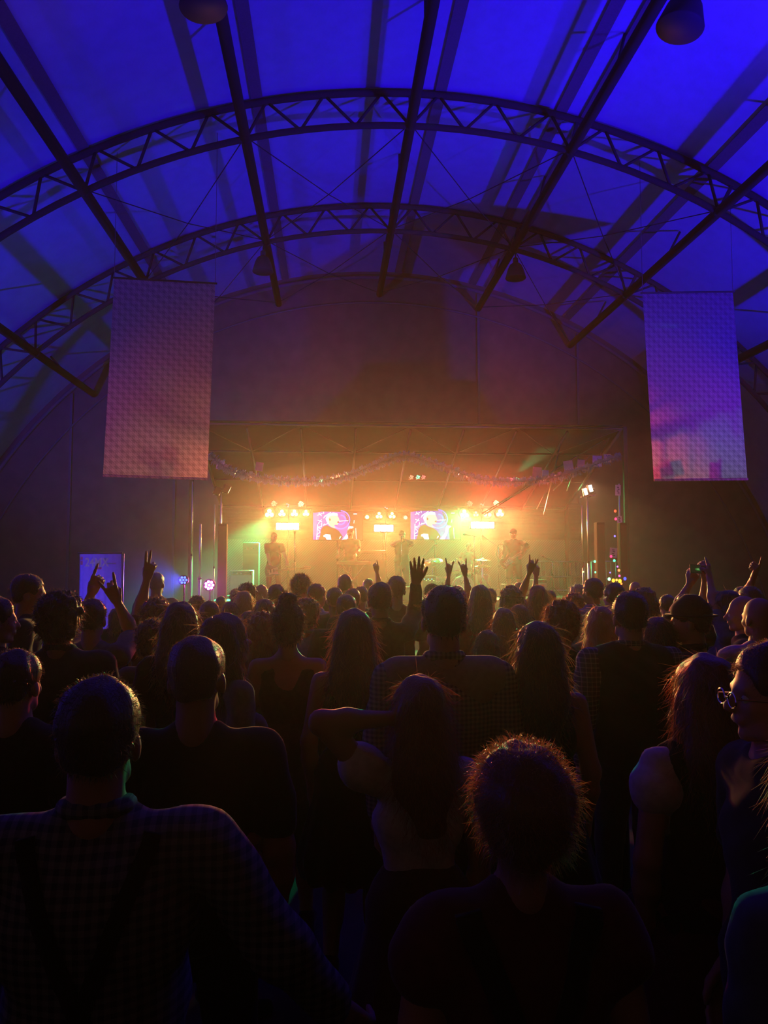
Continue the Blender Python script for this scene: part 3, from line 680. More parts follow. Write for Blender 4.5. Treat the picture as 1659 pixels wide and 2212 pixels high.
def person(px, ytop, d, yaw, label, sex='m', hair='short', hc='brown', top=('tee', 'black'), bottom='navy', L=None, Rr=None, eyes=False, near=None, group='people in the audience', z0=0.,
           head_yaw=0., head_pitch=0., build=1., seat=False, bare=False, hat=None, height=None, vest=None, lean=0., bald=False, loc=None, glasses=False, collar=None, extras=(), shorts=False, drop=None):
    """px, ytop: where the head top sits; d: distance along the tent; L/Rr: arm = (px, py, depth offset, hand pose) or dict"""
    if loc is None: T = at(px, ytop, d)
    else: T = Vector(loc)
    H = T.z-z0 if height is None else height
    extra_top = {'bun': .0, 'short': .012, 'long': .016, 'curly': .03, 'bald': 0, 'pony': .014, 'updo': .02, 'bob': .02, 'longcurly': .03, 'spiky': .03, 'buzz': .006}.get(hair, .01)
    if hat: extra_top += .015
    Hb = H-extra_top if not seat else height
    s = Hb/1.75; base = Vector((T.x, T.y, z0)); near = near if near is not None else d
    hres = .0085 if near < 3.4 else (.0105 if near < 6.5 else .0135); bres = .014 if near < 3.4 else (.018 if near < 6.5 else .024)
    fem = sex == 'f'; sw = (.158 if fem else .182)*build; u = lambda x, y, z: np.array([x, y, z])*s
    rz = R_(yaw)
    hip = .92; SK = SKIN[(px*7) % 2]
    zo = 0.
    if seat: zo = -(hip-.52)   # torso drops onto the seat
    def U(x, y, z): return np.array([x, y+lean*max(0, z-.95), z+zo])*s
    # torso
    g = .9 if fem else 1.
    torso = [cap(U(-sw+.055, 0, 1.40), U(sw-.055, 0, 1.40), .062*s*g, sq=1.0), cap(U(-.03*build, .0, 1.44), U(.03*build, 0, 1.44), .058*s*g),
             cap(U(0, -.005, 1.28), U(0, 0, 1.10), .150*s*build*g, .122*s*build*g, 1.42), cap(U(-.05*build, 0, 1.26), U(.05*build, 0, 1.26), .115*s*build*g, sq=1.25),
             ell(U(0, -.005, .965), np.array([.168, .122, .135])*s*(build+1)/2)]
    if fem: torso += [ell(U(-.07, .095, 1.235), np.array([.062, .055, .062])*s), ell(U(.07, .095, 1.235), np.array([.062, .055, .062])*s)]
    if build > 1.08: torso.append(ell(U(0, .06, 1.08), np.array([.15, .13, .15])*s*build))
    # legs
    if seat:
        knee = [np.array([sx*.16, .40, .52])*s for sx in (-1, 1)]; ank = [np.array([sx*.16, .42, .09])*s for sx in (-1, 1)]; hp = [np.array([sx*.09, 0, .52])*s for sx in (-1, 1)]
    else:
        st_ = .13 if not fem else .10
        knee = [u(sx*st_*.95, .015, .49) for sx in (-1, 1)]; ank = [u(sx*st_*1.1, -.02, .085) for sx in (-1, 1)]; hp = [u(sx*.088, 0, .91) for sx in (-1, 1)]
    legs = []
    for i in (0, 1):
        f0 = ank[i]+u(0, -.03, -.05); f1 = ank[i]+u((i*2-1)*.02, .15, -.06)
        legs += [cap(hp[i], knee[i], .088*s*(build+1)/2, .056*s), cap(knee[i], ank[i], .054*s, .036*s), cap(f0, f1, .036*s, .03*s), cap(knee[i]+u(0, -.02, -.10), knee[i]+u(0, -.025, -.2), .05*s, .042*s)]
    # arms
    Ri = Matrix.Rotation(-rz, 3, 'Z')
    arms = []; hands = []; J = {}
    for side, spec in ((-1, L), (1, Rr)):
        S_ = U(side*(sw+.005), -.005, 1.405)
        a_, b_ = .285*s, .255*s
        if spec is None:
            E_ = S_+u(side*.055, -.02, -.28); W_ = E_+u(side*-.01, .05, -.245); Dh = np.array([0, .25, -1.]); N_h = np.array([-side*1., 0, 0]); pose = 'relax'; ThS = np.array([0, 1., .2])
        else:
            if isinstance(spec, dict): Tg = np.array(spec['p'])*s; Tg = Tg+np.array([0, 0, zo*s]) if seat else Tg; pose = spec.get('pose', 'relax'); pole = np.array(spec.get('pole', (side*.6, -.4, -.8))); Dh0 = spec.get('dir'); Nh0 = spec.get('n')
            else:
                wp = at(spec[0], spec[1], T.y+spec[2]); Tg = np.array(Ri @ (wp-base)); pose = spec[3]; pole = np.array([side*.22, .9, -.3]); Dh0 = None; Nh0 = None
            E_, W_ = ik(S_, Tg, a_, b_, pole)
            Dh = np.array(Dh0, float) if Dh0 is not None else (W_-E_)/np.linalg.norm(W_-E_)
            Nn = np.array(Nh0, float) if Nh0 is not None else np.array([0, 1., .0]); Nn = Nn-Dh*np.dot(Nn, Dh)/np.dot(Dh, Dh); N_h = Nn
            ThS = np.cross(Dh, N_h)*(-1 if side > 0 else 1)
            if Dh0 is None and spec is not None and not isinstance(spec, dict) and len(spec) > 4: ThS = -ThS
        N_h = N_h-Dh*np.dot(N_h, Dh)/np.dot(Dh, Dh); ThS = ThS-Dh*np.dot(ThS, Dh)/np.dot(Dh, Dh); ThS = ThS-N_h*np.dot(ThS, N_h)/np.dot(N_h, N_h)
        m_ = (.88 if fem else 1.)*s*(build+2)/3
        arms.append([cap(S_, E_, .056*m_, .044*m_), cap(E_, vlerp(E_, W_, .35), .043*m_, .045*m_), cap(vlerp(E_, W_, .35), W_, .044*m_, .028*m_)])
        hands.append(hand_prims(W_+Dh/np.linalg.norm(Dh)*.02*s, Dh, N_h, ThS, pose, s*(.93 if fem else 1.05)))
        J[side] = (S_, E_, W_, m_)
    neck = [cap(U(0, -.012, 1.44), U(0, .004, 1.57), (.050 if fem else .060)*s, (.046 if fem else .054)*s)]
    parts = []
    body = torso+legs+arms[0]+arms[1]+neck
    Vb, Fb = surf(body, bres, .03*s); parts.append((Vb, Fb))
    # head in its own frame, turned about the neck
    hs = s*(.965 if fem else 1.)
    head = [ell((0, -.012, .105), (.076, .096, .092)), ell((0, .026, .055), (.061, .068, .085)), cap((-.03, .03, -.005), (.03, .03, -.005), .032), ell((0, .062, -.022), (.026, .024, .02)),
            cap((0, .082, .085), (0, .106, .045), .010, .0155), cap((-.034, .078, .088), (.034, .078, .088), .012), ell((-.036, .062, .045), (.022, .022, .02)), ell((.036, .062, .045), (.022, .022, .02)),
            cap((-.018, .088, .012), (.018, .088, .012), .0085), ell((-.078, -.008, .055), (.011, .020, .031)), ell((.078, -.008, .055), (.011, .020, .031)),
            sub(ell((-.031, .100, .068), (.018, .016, .011))), sub(ell((.031, .100, .068), (.018, .016, .011)))]
    hp_ = U(0, .004, 1.555); Hm = Matrix.Rotation(R_(head_yaw), 4, 'Z') @ Matrix.Rotation(R_(head_pitch), 4, 'X')
    def HT(V): # head frame -> person frame
        M3 = np.array(Hm.to_3x3()); return (np.asarray(V)*hs) @ M3.T + hp_
    nk = [cap((0, -.03, -.09), (0, -.015, .05), (.050 if fem else .058))]
    Vh, Fh = surf(head+nk, hres/hs, .016); parts.append((HT(Vh), Fh))
    for i, hp2 in enumerate(hands):
        up = (L, Rr)[i] is not None
        Vx, Fx = surf(hp2, (.0055 if near < 9 else .0065) if up else .009, .008*s); parts.append((Vx, Fx))
    root = npmesh('person', parts, SK); root.location = base; root.rotation_euler = (0, 0, rz)
    tag(root, label, 'person', group)
    if eyes or eyes is None:
        for sx in (-1, 1):
            e = bpy.data.objects.new('eye', eye_mesh()); col.objects.link(e); e.parent = root; e.location = HT([(sx*.031, .0765, .066)])[0]; e.rotation_euler = Hm.to_euler(); e.scale = (hs,)*3
    # ---- hair ----
    hm = HAIR[hc]; capE = ell((0, -.018, .118), (.087, .106, .093)); face = sub(ell((0, .125, .02), (.078, .105, .125))); seed = (px*13+ytop*7) % 97
    jn = lambda a, f: (lambda X, Y, Z: a*(np.sin(X*f+seed)*np.sin(Y*f*1.1+1.3*seed)+np.sin(Z*f*.9+X*f*.5)*.6*np.sin(Y*f*.7)))
    hp3, dsp, kk = None, jn(.004, 60), .02
    if hair in ('short', 'spiky', 'buzz'):
        g2 = {'short': 1., 'spiky': 1.04, 'buzz': .955}[hair]
        hp3 = [ell((0, -.018, .116), (.087*g2, .107*g2, .094*g2)), ell((0, -.058, .055), (.066, .050, .062)), face, sub(ell((0, .02, -.03), (.15, .14, .062))), sub(ell((.1, .02, .03), (.03, .045, .06))), sub(ell((-.1, .02, .03), (.03, .045, .06)))]
        if hair == 'spiky': dsp = jn(.014, 95)
        if hair == 'short': dsp = jn(.0035, 70)
    elif hair in ('long', 'pony', 'bun', 'updo', 'bob'):
        hp3 = [ell((0, -.022, .116), (.092, .112, .098)), ell((0, -.055, .04), (.078, .062, .09))]
        if hair == 'long': hp3 += [cap((0, -.058, .04), (0, -.082, -.14), .108, .122, 1.7), cap((0, -.085, -.12), (.01, -.09, -.30), .112, .07, 2.2), cap((-.07, -.01, .06), (-.095, -.02, -.16), .036, .03), cap((.07, -.01, .06), (.095, -.02, -.16), .036, .03)]
        if hair == 'bob': hp3 += [cap((0, -.05, .03), (0, -.055, -.06), .105, .10, 1.4), cap((-.07, 0, .06), (-.08, -.01, -.07), .032), cap((.07, 0, .06), (.08, -.01, -.07), .032)]
        if hair == 'pony': hp3 += [cap((0, -.11, .12), (0, -.16, .08), .035, .04), cap((0, -.16, .08), (.01, -.16, -.12), .042, .018)]
        if hair == 'bun': hp3 += [ell((0, -.035, .225), (.052, .05, .042))]
        if hair == 'updo': hp3 += [ell((0, -.03, .115), (.104, .122, .108)), ell((0, -.105, .09), (.075, .055, .075)), ell((0, -.06, .03), (.08, .06, .06))]
        hp3 += [sub(ell((0, .135, .02), (.072, .11, .13)))]; dsp = jn(.005, 55)
        if hair in ('bun', 'pony', 'updo'): hp3.append(sub(ell((0, .02, -.05), (.15, .13, .06))))
    elif hair in ('curly', 'longcurly'):
        hp3 = [ell((0, -.025, .118), (.105, .118, .106)), ell((0, -.055, .05), (.095, .075, .085))]
        if hair == 'longcurly': hp3 += [cap((0, -.06, .03), (0, -.085, -.22), .13, .12, 1.8)]
        hp3 += [sub(ell((0, .14, .03), (.075, .11, .12)))]; dsp = jn(.015, 85); kk = .02
    if hair in ('bald',): hp3 = None
    if hp3:
        hh = hres*1.1/hs; V, Fq = surf(hp3, hh, kk, dsp)
        c0 = V.mean(0); Vw = HT(V)
        pr = [(Vw, Fq)]
        # loose strands standing off the hair surface
        if near < 12:
            r2 = np.random.default_rng(seed); nS = {True: 4500, False: 0}[near < 3] or (2000 if near < 6 else 800); 
            if hair in ('buzz', 'short'): nS //= 2
            fi = r2.integers(0, len(Fq), nS); tri = Fq[fi]; p0 = V[tri[:, 0]]*.5+V[tri[:, 2]]*.5; nrm = np.cross(V[tri[:, 1]]-V[tri[:, 0]], V[tri[:, 2]]-V[tri[:, 0]]); nrm /= np.linalg.norm(nrm, axis=1)[:, None]+1e-9
            ll = {'short': .015, 'buzz': .007, 'spiky': .04, 'curly': .035, 'longcurly': .04, 'updo': .035, 'bun': .03}.get(hair, .075)
            ln = r2.uniform(.4, 1.2, nS)[:, None]*ll; rd = r2.normal(size=(nS, 3)); dn = np.array([0, -.15, -1.])
            t1 = nrm*(.42 if hair in ('long', 'bob', 'pony') else .8)+rd*.35+dn*(.85 if hair in ('long', 'bob', 'pony', 'longcurly') else .25); t1 /= np.linalg.norm(t1, axis=1)[:, None]
            m1 = p0+t1*ln*.55; e1 = m1+(t1*.6+dn*.5+rd*.25)*ln*.5; wv_ = np.cross(t1, r2.normal(size=(nS, 3))); wv_ /= np.linalg.norm(wv_, axis=1)[:, None]+1e-9
            wd = .0006 if near < 3 else (.0014 if near < 6 else .0024)
            A = np.stack([p0-wv_*wd-nrm*.003, p0+wv_*wd-nrm*.003, m1+wv_*wd*.8, m1-wv_*wd*.8, e1+wv_*wd*.3, e1-wv_*wd*.3], 1).reshape(-1, 3)
            k6 = np.arange(nS)*6; Q = np.concatenate([np.stack([k6, k6+1, k6+2, k6+3], 1), np.stack([k6+3, k6+2, k6+4, k6+5], 1)]); pr.append((HT(A), Q))
        pr = [p+(i,) for i, p in enumerate(pr)]; npmesh('hair', pr, [hm, STRAND[hc]], root)
    # ---- clothes ----
    t_kind, t_col = top; gr = .014*s; folds = lambda X, Y, Z: .004*np.sin(X*31+seed+Z*17)*np.sin(Z*23+Y*19)+.0025*np.sin(Z*61+X*40)
    def grow(p, e):
        return cap(p[1], p[2], p[3]+e, p[4]+e, p[5]) if p[0] == 'c' else ell(p[1], p[2]+e)
    sh = [grow(p, gr) for p in torso]
    slv = {'tee': .55, 'shirt': 1.0, 'puff': .3, 'dress': 0, 'jacket': 1.0, 'tank': 0}[t_kind]
    for i, side in ((0, -1), (1, 1)):
        S_, E_, W_, m_ = J[side]
        if t_kind == 'puff':
            sh.append(ell(vlerp(S_, E_, .22), np.array([.085, .085, .085])*s)); sh.append(cap(S_, vlerp(S_, E_, .3), .065*m_))
        elif slv == .55: sh.append(cap(S_, vlerp(S_, E_, .68), .066*m_+.006, .062*m_+.01))
        elif slv: sh += [cap(S_, E_, .064*m_+.006, .052*m_+.008), cap(E_, vlerp(E_, W_, .93), .052*m_+.008, .034*m_+.010)]
    if t_kind != 'dress' and not bottom.startswith('skirt'): sh.append(cap(U(0, 0, .98), U(0, 0, .9), .158*s*(build+1)/2, .160*s*(build+1)/2, 1.35))
    sh.append(sub(cap(U(-.3, 0, .66), U(.3, 0, .66), .19*s, sq=.4)))
    if t_kind in ('dress', 'tank'): sh.append(sub(cap(U(-.3, 0, 1.47), U(.3, 0, 1.47), .085*s))) ; sh.append(sub(ell(U(0, -.12, 1.40), np.array([.09, .08, .10])*s)))
    elif t_kind == 'shirt' or collar: sh.append(sub(ell(U(0, .058, 1.568), np.array([.066, .082, .058])*s)))
    else: sh.append(sub(ell(U(0, .045, 1.555), np.array([.072, .085, .072])*s)))
    sv, sf = surf(sh, bres*1.05, .028*s, folds)
    npmesh({'tee': 't_shirt', 'shirt': 'shirt', 'puff': 'blouse', 'dress': 'dress_bodice', 'jacket': 'jacket', 'tank': 'top'}[t_kind], [(sv, sf)], cloth(t_col), root)
    if t_kind == 'shirt' or collar:
        cpr = [cap(U(.062*math.cos(a), -.006+.058*math.sin(a), 1.492-.008*math.sin(a)), U(.062*math.cos(a+.5), -.006+.058*math.sin(a+.5), 1.492-.008*math.sin(a+.5)), .019*s, .019*s, .9) for a in [math.pi*.62+k*.5 for k in range(0, 10)]]
        cv, cf = surf(cpr, .009 if near < 4 else .013, .012); npmesh('collar', [(cv, cf)], cloth(collar or t_col), root)
    if vest:
        vp = [grow(p, gr*2.1) for p in torso[:5]]+[cap(U(0, 0, 1.05), U(0, 0, .93), .165*s*build, .165*s*build, 1.3), sub(ell(U(0, .04, 1.50), np.array([.085, .10, .07])*s)), sub(cap(U(sw+.04, 0, 1.5), U(sw+.04, 0, 1.22), .062*s)), sub(cap(U(-sw-.04, 0, 1.5), U(-sw-.04, 0, 1.22), .062*s))]
        vv, vf = surf(vp, bres, .02*s, folds); npmesh('waistcoat', [(vv, vf)], cloth(vest), root)
    if t_kind == 'dress' or bottom.startswith('skirt'):
        cc = t_col if t_kind == 'dress' else bottom[6:]
        kp = [ell(U(0, -.005, .97), np.array([.196, .150, .15])*s*(build+1)/2), cap(U(0, 0, 1.0), U(0, 0, .60), .165*s, .27*s, 1.2), sub(ell(U(0, 0, .28), np.array([.5, .5, .22])*s))]
        kv, kf = surf(kp, .03, .02, lambda X, Y, Z: .015*np.sin(np.arctan2(Y, X)*13)*np.clip((1.0*s-Z), 0, .5)*2); npmesh('skirt', [(kv, kf)], cloth(cc), root)
    elif shorts:
        tp = [ell(U(0, -.005, .955), np.array([.185, .135, .13])*s)]
        for i in (0, 1): tp.append(cap(hp[i], vlerp(hp[i], knee[i], .86), .108*s, .094*s))
        kv, kf = surf(tp, .02, .02); npmesh('shorts', [(kv, kf)], cloth(bottom), root)
    else:
        tp = [ell(U(0, -.005, .955), np.array([.182, .135, .13])*s)]
        for i in (0, 1): tp += [cap(hp[i], knee[i], .103*s*(build+1)/2, .074*s), cap(knee[i], vlerp(knee[i], ank[i], .97), .072*s, .056*s)]
        kv, kf = surf(tp, .028, .02); npmesh('trousers', [(kv, kf)], cloth(bottom), root)
    for i in (0, 1):
        f0 = ank[i]+u(0, -.035, -.045); f1 = ank[i]+u((i*2-1)*.02, .16, -.055)
        xv, xf = surf([cap(f0, f1, .042*s, .036*s), cap(ank[i]+u(0, -.01, .02), f0, .044*s, .042*s), sub(cap(f0+u(0, -.2, -.13), f1+u(0, .2, -.13), .093*s))], .014, .012*s)
        if len(xv): npmesh('shoe', [(xv, xf)], cloth('black' if (px+i*0) % 3 else 'brown'), root)
    ctx = dict(root=root, s=s, U=U, J=J, HT=HT, hs=hs, Hm=Hm, shirt=sh, torso=torso, base=base, sw=sw, near=near, vest=vest)
    if hat == 'cap':
        hv, hf = surf([ell((0, -.012, .125), (.092, .112, .092)), sub(ell((0, .0, .02), (.2, .2, .085)))], hres/hs, .01); hats = npmesh('baseball_cap', [(HT(hv), hf)], cloth('charcoal'), root)
        bv, bf = surf([cap((-.03, .10, .118), (.03, .10, .118), .055, sq=1.0), sub(ell((0, .1, .055), (.2, .2, .055))), sub(ell((0, .1, .182), (.2, .2, .058)))], .008, .004); npmesh('cap_brim', [(HT(bv), bf)], cloth('charcoal'), hats)
    if hat == 'brim':
        hv, hf = surf([ell((0, -.01, .13), (.092, .112, .085)), cap((0, -.01, .12), (0, -.01, .155), .086, .08), sub(ell((0, -.01, .275), (.07, .09, .045))), sub(ell((0, 0, .02), (.2, .2, .07)))], hres/hs, .01); hats = npmesh('felt_hat', [(HT(hv), hf)], cloth('brown'), root)
        b = MB(); b.lathe((0, -.01, .10), [(.085, 0), (.138, .010), (.143, .015), (.138, .018), (.085, .012)], 28)
        me = b.build('hat_brim', cloth('brown'), hats, True); cs = HT([tuple(v.co) for v in me.data.vertices]); me.data.vertices.foreach_set('co', cs.ravel().astype(np.float32)); me.data.update()
    if glasses:
        b = MB()
        for sx in (-1, 1):
            b.tube([(sx*.033+.024*math.cos(a), .112, .064+.019*math.sin(a)) for a in [k*math.pi/6 for k in range(13)]], .0022, 6); b.tube([(sx*.057, .11, .07), (sx*.078, .0, .066)], .002, 6)
        b.tube([(-.01, .112, .068), (.01, .112, .068)], .002, 6)
        me = b.build('glasses', m_chrome, root); cs = HT([tuple(v.co) for v in me.data.vertices]); me.data.vertices.foreach_set('co', cs.ravel().astype(np.float32)); me.data.update()
    PEOPLE.append((label, round(H, 2), d)); ctx['seed'] = seed
    for e in extras: e(ctx)
    return ctx
def back_path(ctx, pts, w_, name, m, th=.004, side=-1, prims=None, off=.0):
    """a flat band that lies on the clothes along (x, z) points, on the back (side -1) or over the front"""
    pr = prims or ctx['shirt']; s = ctx['s']
    if ctx['vest']: off += .016
    P_ = [np.array(p[:2], float)*s for p in pts]; out = []
    n = 10; C = []
    C = [np.array((q.x, q.z)) for q in cat([Vector((p[0], 0, p[1])) for p in P_], n)]; ys = np.linspace(-.35, .35, 141)*s*1.0
    V = []; V2 = []
    for i, c in enumerate(C):
        t = C[min(i+1, len(C)-1)]-C[max(i-1, 0)]; t = t/np.linalg.norm(t); nn = np.array([-t[1], t[0]])*w_/2
        for q in (c-nn, c, c+nn):
            f = field(pr, np.full(141, q[0]), ys, np.full(141, q[1]), .028*s); ins = np.where(f < .0)[0]
            y = (ys[ins[0]] if side < 0 else ys[ins[-1]]) if len(ins) else 0.
            V.append((q[0], y+side*(.0135+off), q[1])); V2.append((q[0], y-side*.004, q[1]))
    k = len(C); F = []
    for i in range(k-1):
        for j in (0, 1): F.append((i*3+j, i*3+j+1, i*3+4+j, i*3+3+j))
    n0 = len(V); F += [tuple(n0+q for q in f[::-1]) for f in F]
    for i in range(k-1): F += [(i*3, i*3+3, n0+i*3+3, n0+i*3), (i*3+2, n0+i*3+2, n0+i*3+5, i*3+5)]
    F += [(0, n0, n0+1, 1), (1, n0+1, n0+2, 2)]
    b = MB(); b.add(V+V2, F); return b.build(name, m, ctx['root'], True)
def braces(colr='black', w_=.036):
    def f(ctx):
        for sx in (-1, 1): back_path(ctx, [(sx*.125, 1.45), (sx*.118, 1.42), (sx*.08, 1.33), (sx*.015, 1.16), (sx*-.02, 1.08), (sx*-.075, .95)], w_, 'braces_strap', cloth(colr))
    return f
def front_guitar(kind):
    pass
def yoke(ctx):
    s, U, sw = ctx['s'], ctx['U'], ctx['sw']
    p = [cap(U(-sw+.03, -.006, 1.405), U(sw-.03, -.006, 1.405), .088*s), cap(U(-.10, -.02, 1.37), U(.10, -.02, 1.37), .096*s, sq=1.1), sub(ell(U(0, .045, 1.555), np.array([.072, .085, .072])*s)), sub(cap(U(-.4, 0, 1.22), U(.4, 0, 1.22), .10*s, sq=.3)), sub(ell(U(0, .2, 1.35), np.array([.5, .17, .3])*s))]
    v, f = surf(p, .014, .012); npmesh('shirt_yoke', [(v, f)], cloth('beige'), ctx['root'])
# ---------------- the crowd, nearest first ----------------
P_ = person
# near row
P_(217, 1462, 1.75, 4, 'man in a checked shirt with dark braces, his back filling the lower left', hair='short', hc='black', top=('shirt', 'check_blue'), build=1.22, extras=(braces('black'),), collar='check_blue', L={'p': (-.47, .12, 1.0)}, Rr={'p': (.52, .10, .98)})
P_(427, 1375, 2.5, 0, 'man with short hair in a plain black t-shirt behind the checked shirt man', hair='buzz', hc='brown', top=('tee', 'black'), build=1.08)
P_(1121, 1600, 1.55, 3, 'woman with pinned-up dark hair and a red blouse under dark straps, nearest of all', sex='f', hair='updo', hc='auburn', top=('puff', 'maroon'), bottom='skirt_black', build=1.12, extras=(braces('black', .05),))
P_(905, 1452, 2.6, 10, 'girl with long hair and a white puff sleeve, one hand in her hair', sex='f', hair='long', hc='auburn', top=('puff', 'white'), bottom='skirt_brown', L={'p': (-.10, -.04, 1.62), 'pose': 'hold', 'pole': (-1, .1, -.35), 'dir': (.8, -.1, .5)})
P_(1519, 1407, 2.45, 6, 'woman with long dark red-lit hair and a frilly white sleeve near the right edge', sex='f', hair='long', hc='auburn', top=('puff', 'white'), bottom='skirt_maroon', build=1.05, vest='black')
P_(1668, 1384, 1.95, 84, 'man in profile with glasses, facing left at the right edge', hair='short', hc='brown', top=('tee', 'charcoal'), eyes=True, glasses=True, build=1.05)
P_(1790, 1560, 1.42, 10, 'person in a denim jacket cut by the right edge, lowest at right', sex='f', hair='long', hc='brown', top=('jacket', 'denim'), bottom='skirt_navy', collar='white')
P_(40, 1395, 3.0, -10, 'man in a dark jacket in the shade at the left edge', hair='short', hc='black', top=('jacket', 'charcoal'), height=1.72)
# second rows, left
P_(133, 1277, 4.3, 0, 'broad man with bushy dark hair in a dark shirt, left of the raised arms', hair='curly', hc='black', top=('shirt', 'navy'), build=1.15)
P_(64, 1241, 5.9, -78, 'tall man in profile facing right near the left edge', hair='short', hc='brown', top=('tee', 'charcoal'), eyes=True)
P_(-8, 1288, 4.4, -60, 'man with a lit face half cut by the left edge', hair='short', hc='black', top=('shirt', 'charcoal'), eyes=True, Rr={'p': (.15, .33, 1.15), 'pose': 'fist', 'dir': (-.2, .9, .3), 'n': (-1, 0, 0)})
P_(200, 1294, 5.2, 0, 'man with both arms raised in front of the blue banner', hair='short', hc='brown', top=('tee', 'grey'), L=(197, 1284, .3, 'point'), Rr=(254, 1302, .15, 'horns'))
P_(339, 1237, 9.5, -8, 'close-cropped man standing far back left in a pale t-shirt', hair='buzz', hc='grey', top=('tee', 'beige'))
P_(339, 1292, 5.9, 0, 'person with short wavy hair raising the left arm straight up', hair='curly', hc='brown', top=('tee', 'brown'), L=(317, 1252, .1, 'two'))
P_(331, 1335, 4.9, 4, 'woman with curly hair tied back, below the long-haired woman at left', sex='f', hair='curly', hc='brown', top=('tee', 'grey'))
P_(392, 1297, 4.4, 0, 'woman with long straight hair lit purple and gold along its right side', sex='f', hair='long', hc='brown', top=('tee', 'black'))
P_(453, 1298, 6.6, 0, 'short-haired man lit purple below the magenta lamp', hair='short', hc='brown', top=('tee', 'black'))
P_(496, 1320, 3.7, -62, 'woman in profile facing right with hair falling behind', sex='f', hair='long', hc='brown', top=('tee', 'grey'), eyes=True, head_pitch=8)
P_(427, 1286, 9.5, 0, 'curly head behind the purple-lit man, near the lamp', hair='curly', hc='brown', top=('tee', 'black'))
P_(497, 1297, 8.0, 0, 'short-haired person beside the diagonal stand leg', sex='f', hair='bob', hc='brown', top=('tee', 'navy'))
P_(535, 1259, 9.2, 0, 'dark curly head before the bass player', hair='curly', hc='black', top=('tee', 'black'))
P_(512, 1271, 11.5, 0, 'small curly head left of the dark curly one', hair='curly', hc='brown', top=('tee', 'grey'))
P_(528, 1274, 8.2, 0, 'woman with smooth fair hair in front of the dark curly head', sex='f', hair='bob', hc='blond', top=('tee', 'grey'))
P_(565, 1262, 10.5, 0, 'woman with long fair hair right below the bass player', sex='f', hair='long', hc='blond', top=('tee', 'white'))
P_(597, 1262, 8.2, 0, 'man with a square fringe cut under the bass guitar', hair='short', hc='black', top=('tee', 'green'), build=1.05)
P_(652, 1238, 8.6, -35, 'tall man with spiky hair, turned half right', hair='spiky', hc='brown', top=('tee', 'olive'))
P_(685, 1261, 8.3, -40, 'man with swept hair right of the spiky-haired man', hair='short', hc='brown', top=('shirt', 'lightblue'))
P_(541, 1316, 6.9, 0, 'short woman with smooth dark hair between two long-haired ones', sex='f', hair='bob', hc='brown', top=('tee', 'black'))
P_(573, 1290, 6.8, 0, 'woman with parted smooth hair left of the top-knot woman', sex='f', hair='bob', hc='brown', top=('tee', 'green'))
P_(570, 1318, 5.3, 0, 'woman with long curly hair glowing green, beside the profile woman', sex='f', hair='longcurly', hc='auburn', top=('tee', 'green'))
P_(623, 1303, 4.4, 0, 'woman with a top knot in a low-backed dress', sex='f', hair='bun', hc='black', top=('dress', 'olive'))
P_(664, 1291, 6.5, -20, 'curly-haired man in a pale shirt behind the top-knot woman', hair='curly', hc='brown', top=('shirt', 'lightblue'), build=1.05)
P_(745, 1241, 9.5, 0, 'round close-cropped head left of the singer', hair='buzz', hc='black', top=('tee', 'black'))
P_(723, 1269, 8.1, 0, 'man with dark hair left of the flat-topped man in green', hair='short', hc='black', top=('tee', 'green'))
P_(761, 1271, 8.0, 0, 'man with a smooth round head, rim lit green', hair='short', hc='brown', top=('tee', 'green'))
P_(780, 1266, 9.3, 0, 'green-lit head right behind the smooth round one', hair='short', hc='brown', top=('tee', 'charcoal'))
P_(748, 1284, 6.4, 0, 'broad man with flat-topped hair in a green t-shirt', hair='buzz', hc='brown', top=('tee', 'green'), build=1.15)
P_(766, 1312, 3.9, -6, 'woman with long frizzy hair wearing a dress, left of the centre', sex='f', hair='long', hc='brown', top=('dress', 'black'))
P_(795, 1250, 12.5, 0, 'small head under the pointing hand', hair='short', hc='brown', top=('tee', 'grey'), Rr=(814, 1235, .0, 'point'))
P_(821, 1258, 5.9, 0, 'man in a shirt waving his open right hand high', hair='short', hc='brown', top=('shirt', 'brown'), Rr=(899, 1262, .1, 'open'))
P_(856, 1244, 7.7, 0, 'man with a round dark head below the singer', hair='short', hc='brown', top=('tee', 'maroon'), build=1.1)
P_(958, 1266, 3.3, 0, 'tall man with short hair and light-yoked checked shirt at the centre', hair='short', hc='black', top=('shirt', 'check_grey'), build=1.12, extras=(yoke,))
P_(933, 1259, 8.6, 0, 'man in a dark cap left behind the tall centre man', hair='short', hc='brown', top=('tee', 'black'), hat='cap')
P_(988, 1263, 10.5, 0, 'pale-haired person right behind the tall centre man', sex='f', hair='bob', hc='blond', top=('tee', 'white'))
P_(993, 1273, 8.6, 0, 'person with both thin arms raised making horns signs', sex='f', hair='short', hc='brown', top=('tank', 'black'), L=(969, 1240, .1, 'horns'), Rr=(1004, 1238, .1, 'horns'))
P_(1011, 1266, 12.0, 0, 'small fair-haired head left of the long-haired woman', sex='f', hair='long', hc='blond', top=('tee', 'red'))
P_(1036, 1261, 7.2, 0, 'woman with very long straight hair red-rimmed on its left', sex='f', hair='long', hc='brown', top=('tee', 'red'))
P_(1058, 1271, 9.5, 0, 'small head right of the very long straight hair', hair='short', hc='brown', top=('tee', 'black'))
P_(1103, 1262, 7.8, 0, 'man in a brimmed hat with long hair below the guitarist', hair='longcurly', hc='brown', top=('tee', 'black'), hat='brim')
P_(1120, 1258, 12.5, 0, 'small head behind the brimmed hat', hair='short', hc='auburn', top=('tee', 'red'))
P_(1161, 1262, 8.0, 0, 'woman in purple beside her raised horns sign', sex='f', hair='long', hc='auburn', top=('tee', 'purple'), L=(1143, 1238, .1, 'horns'))
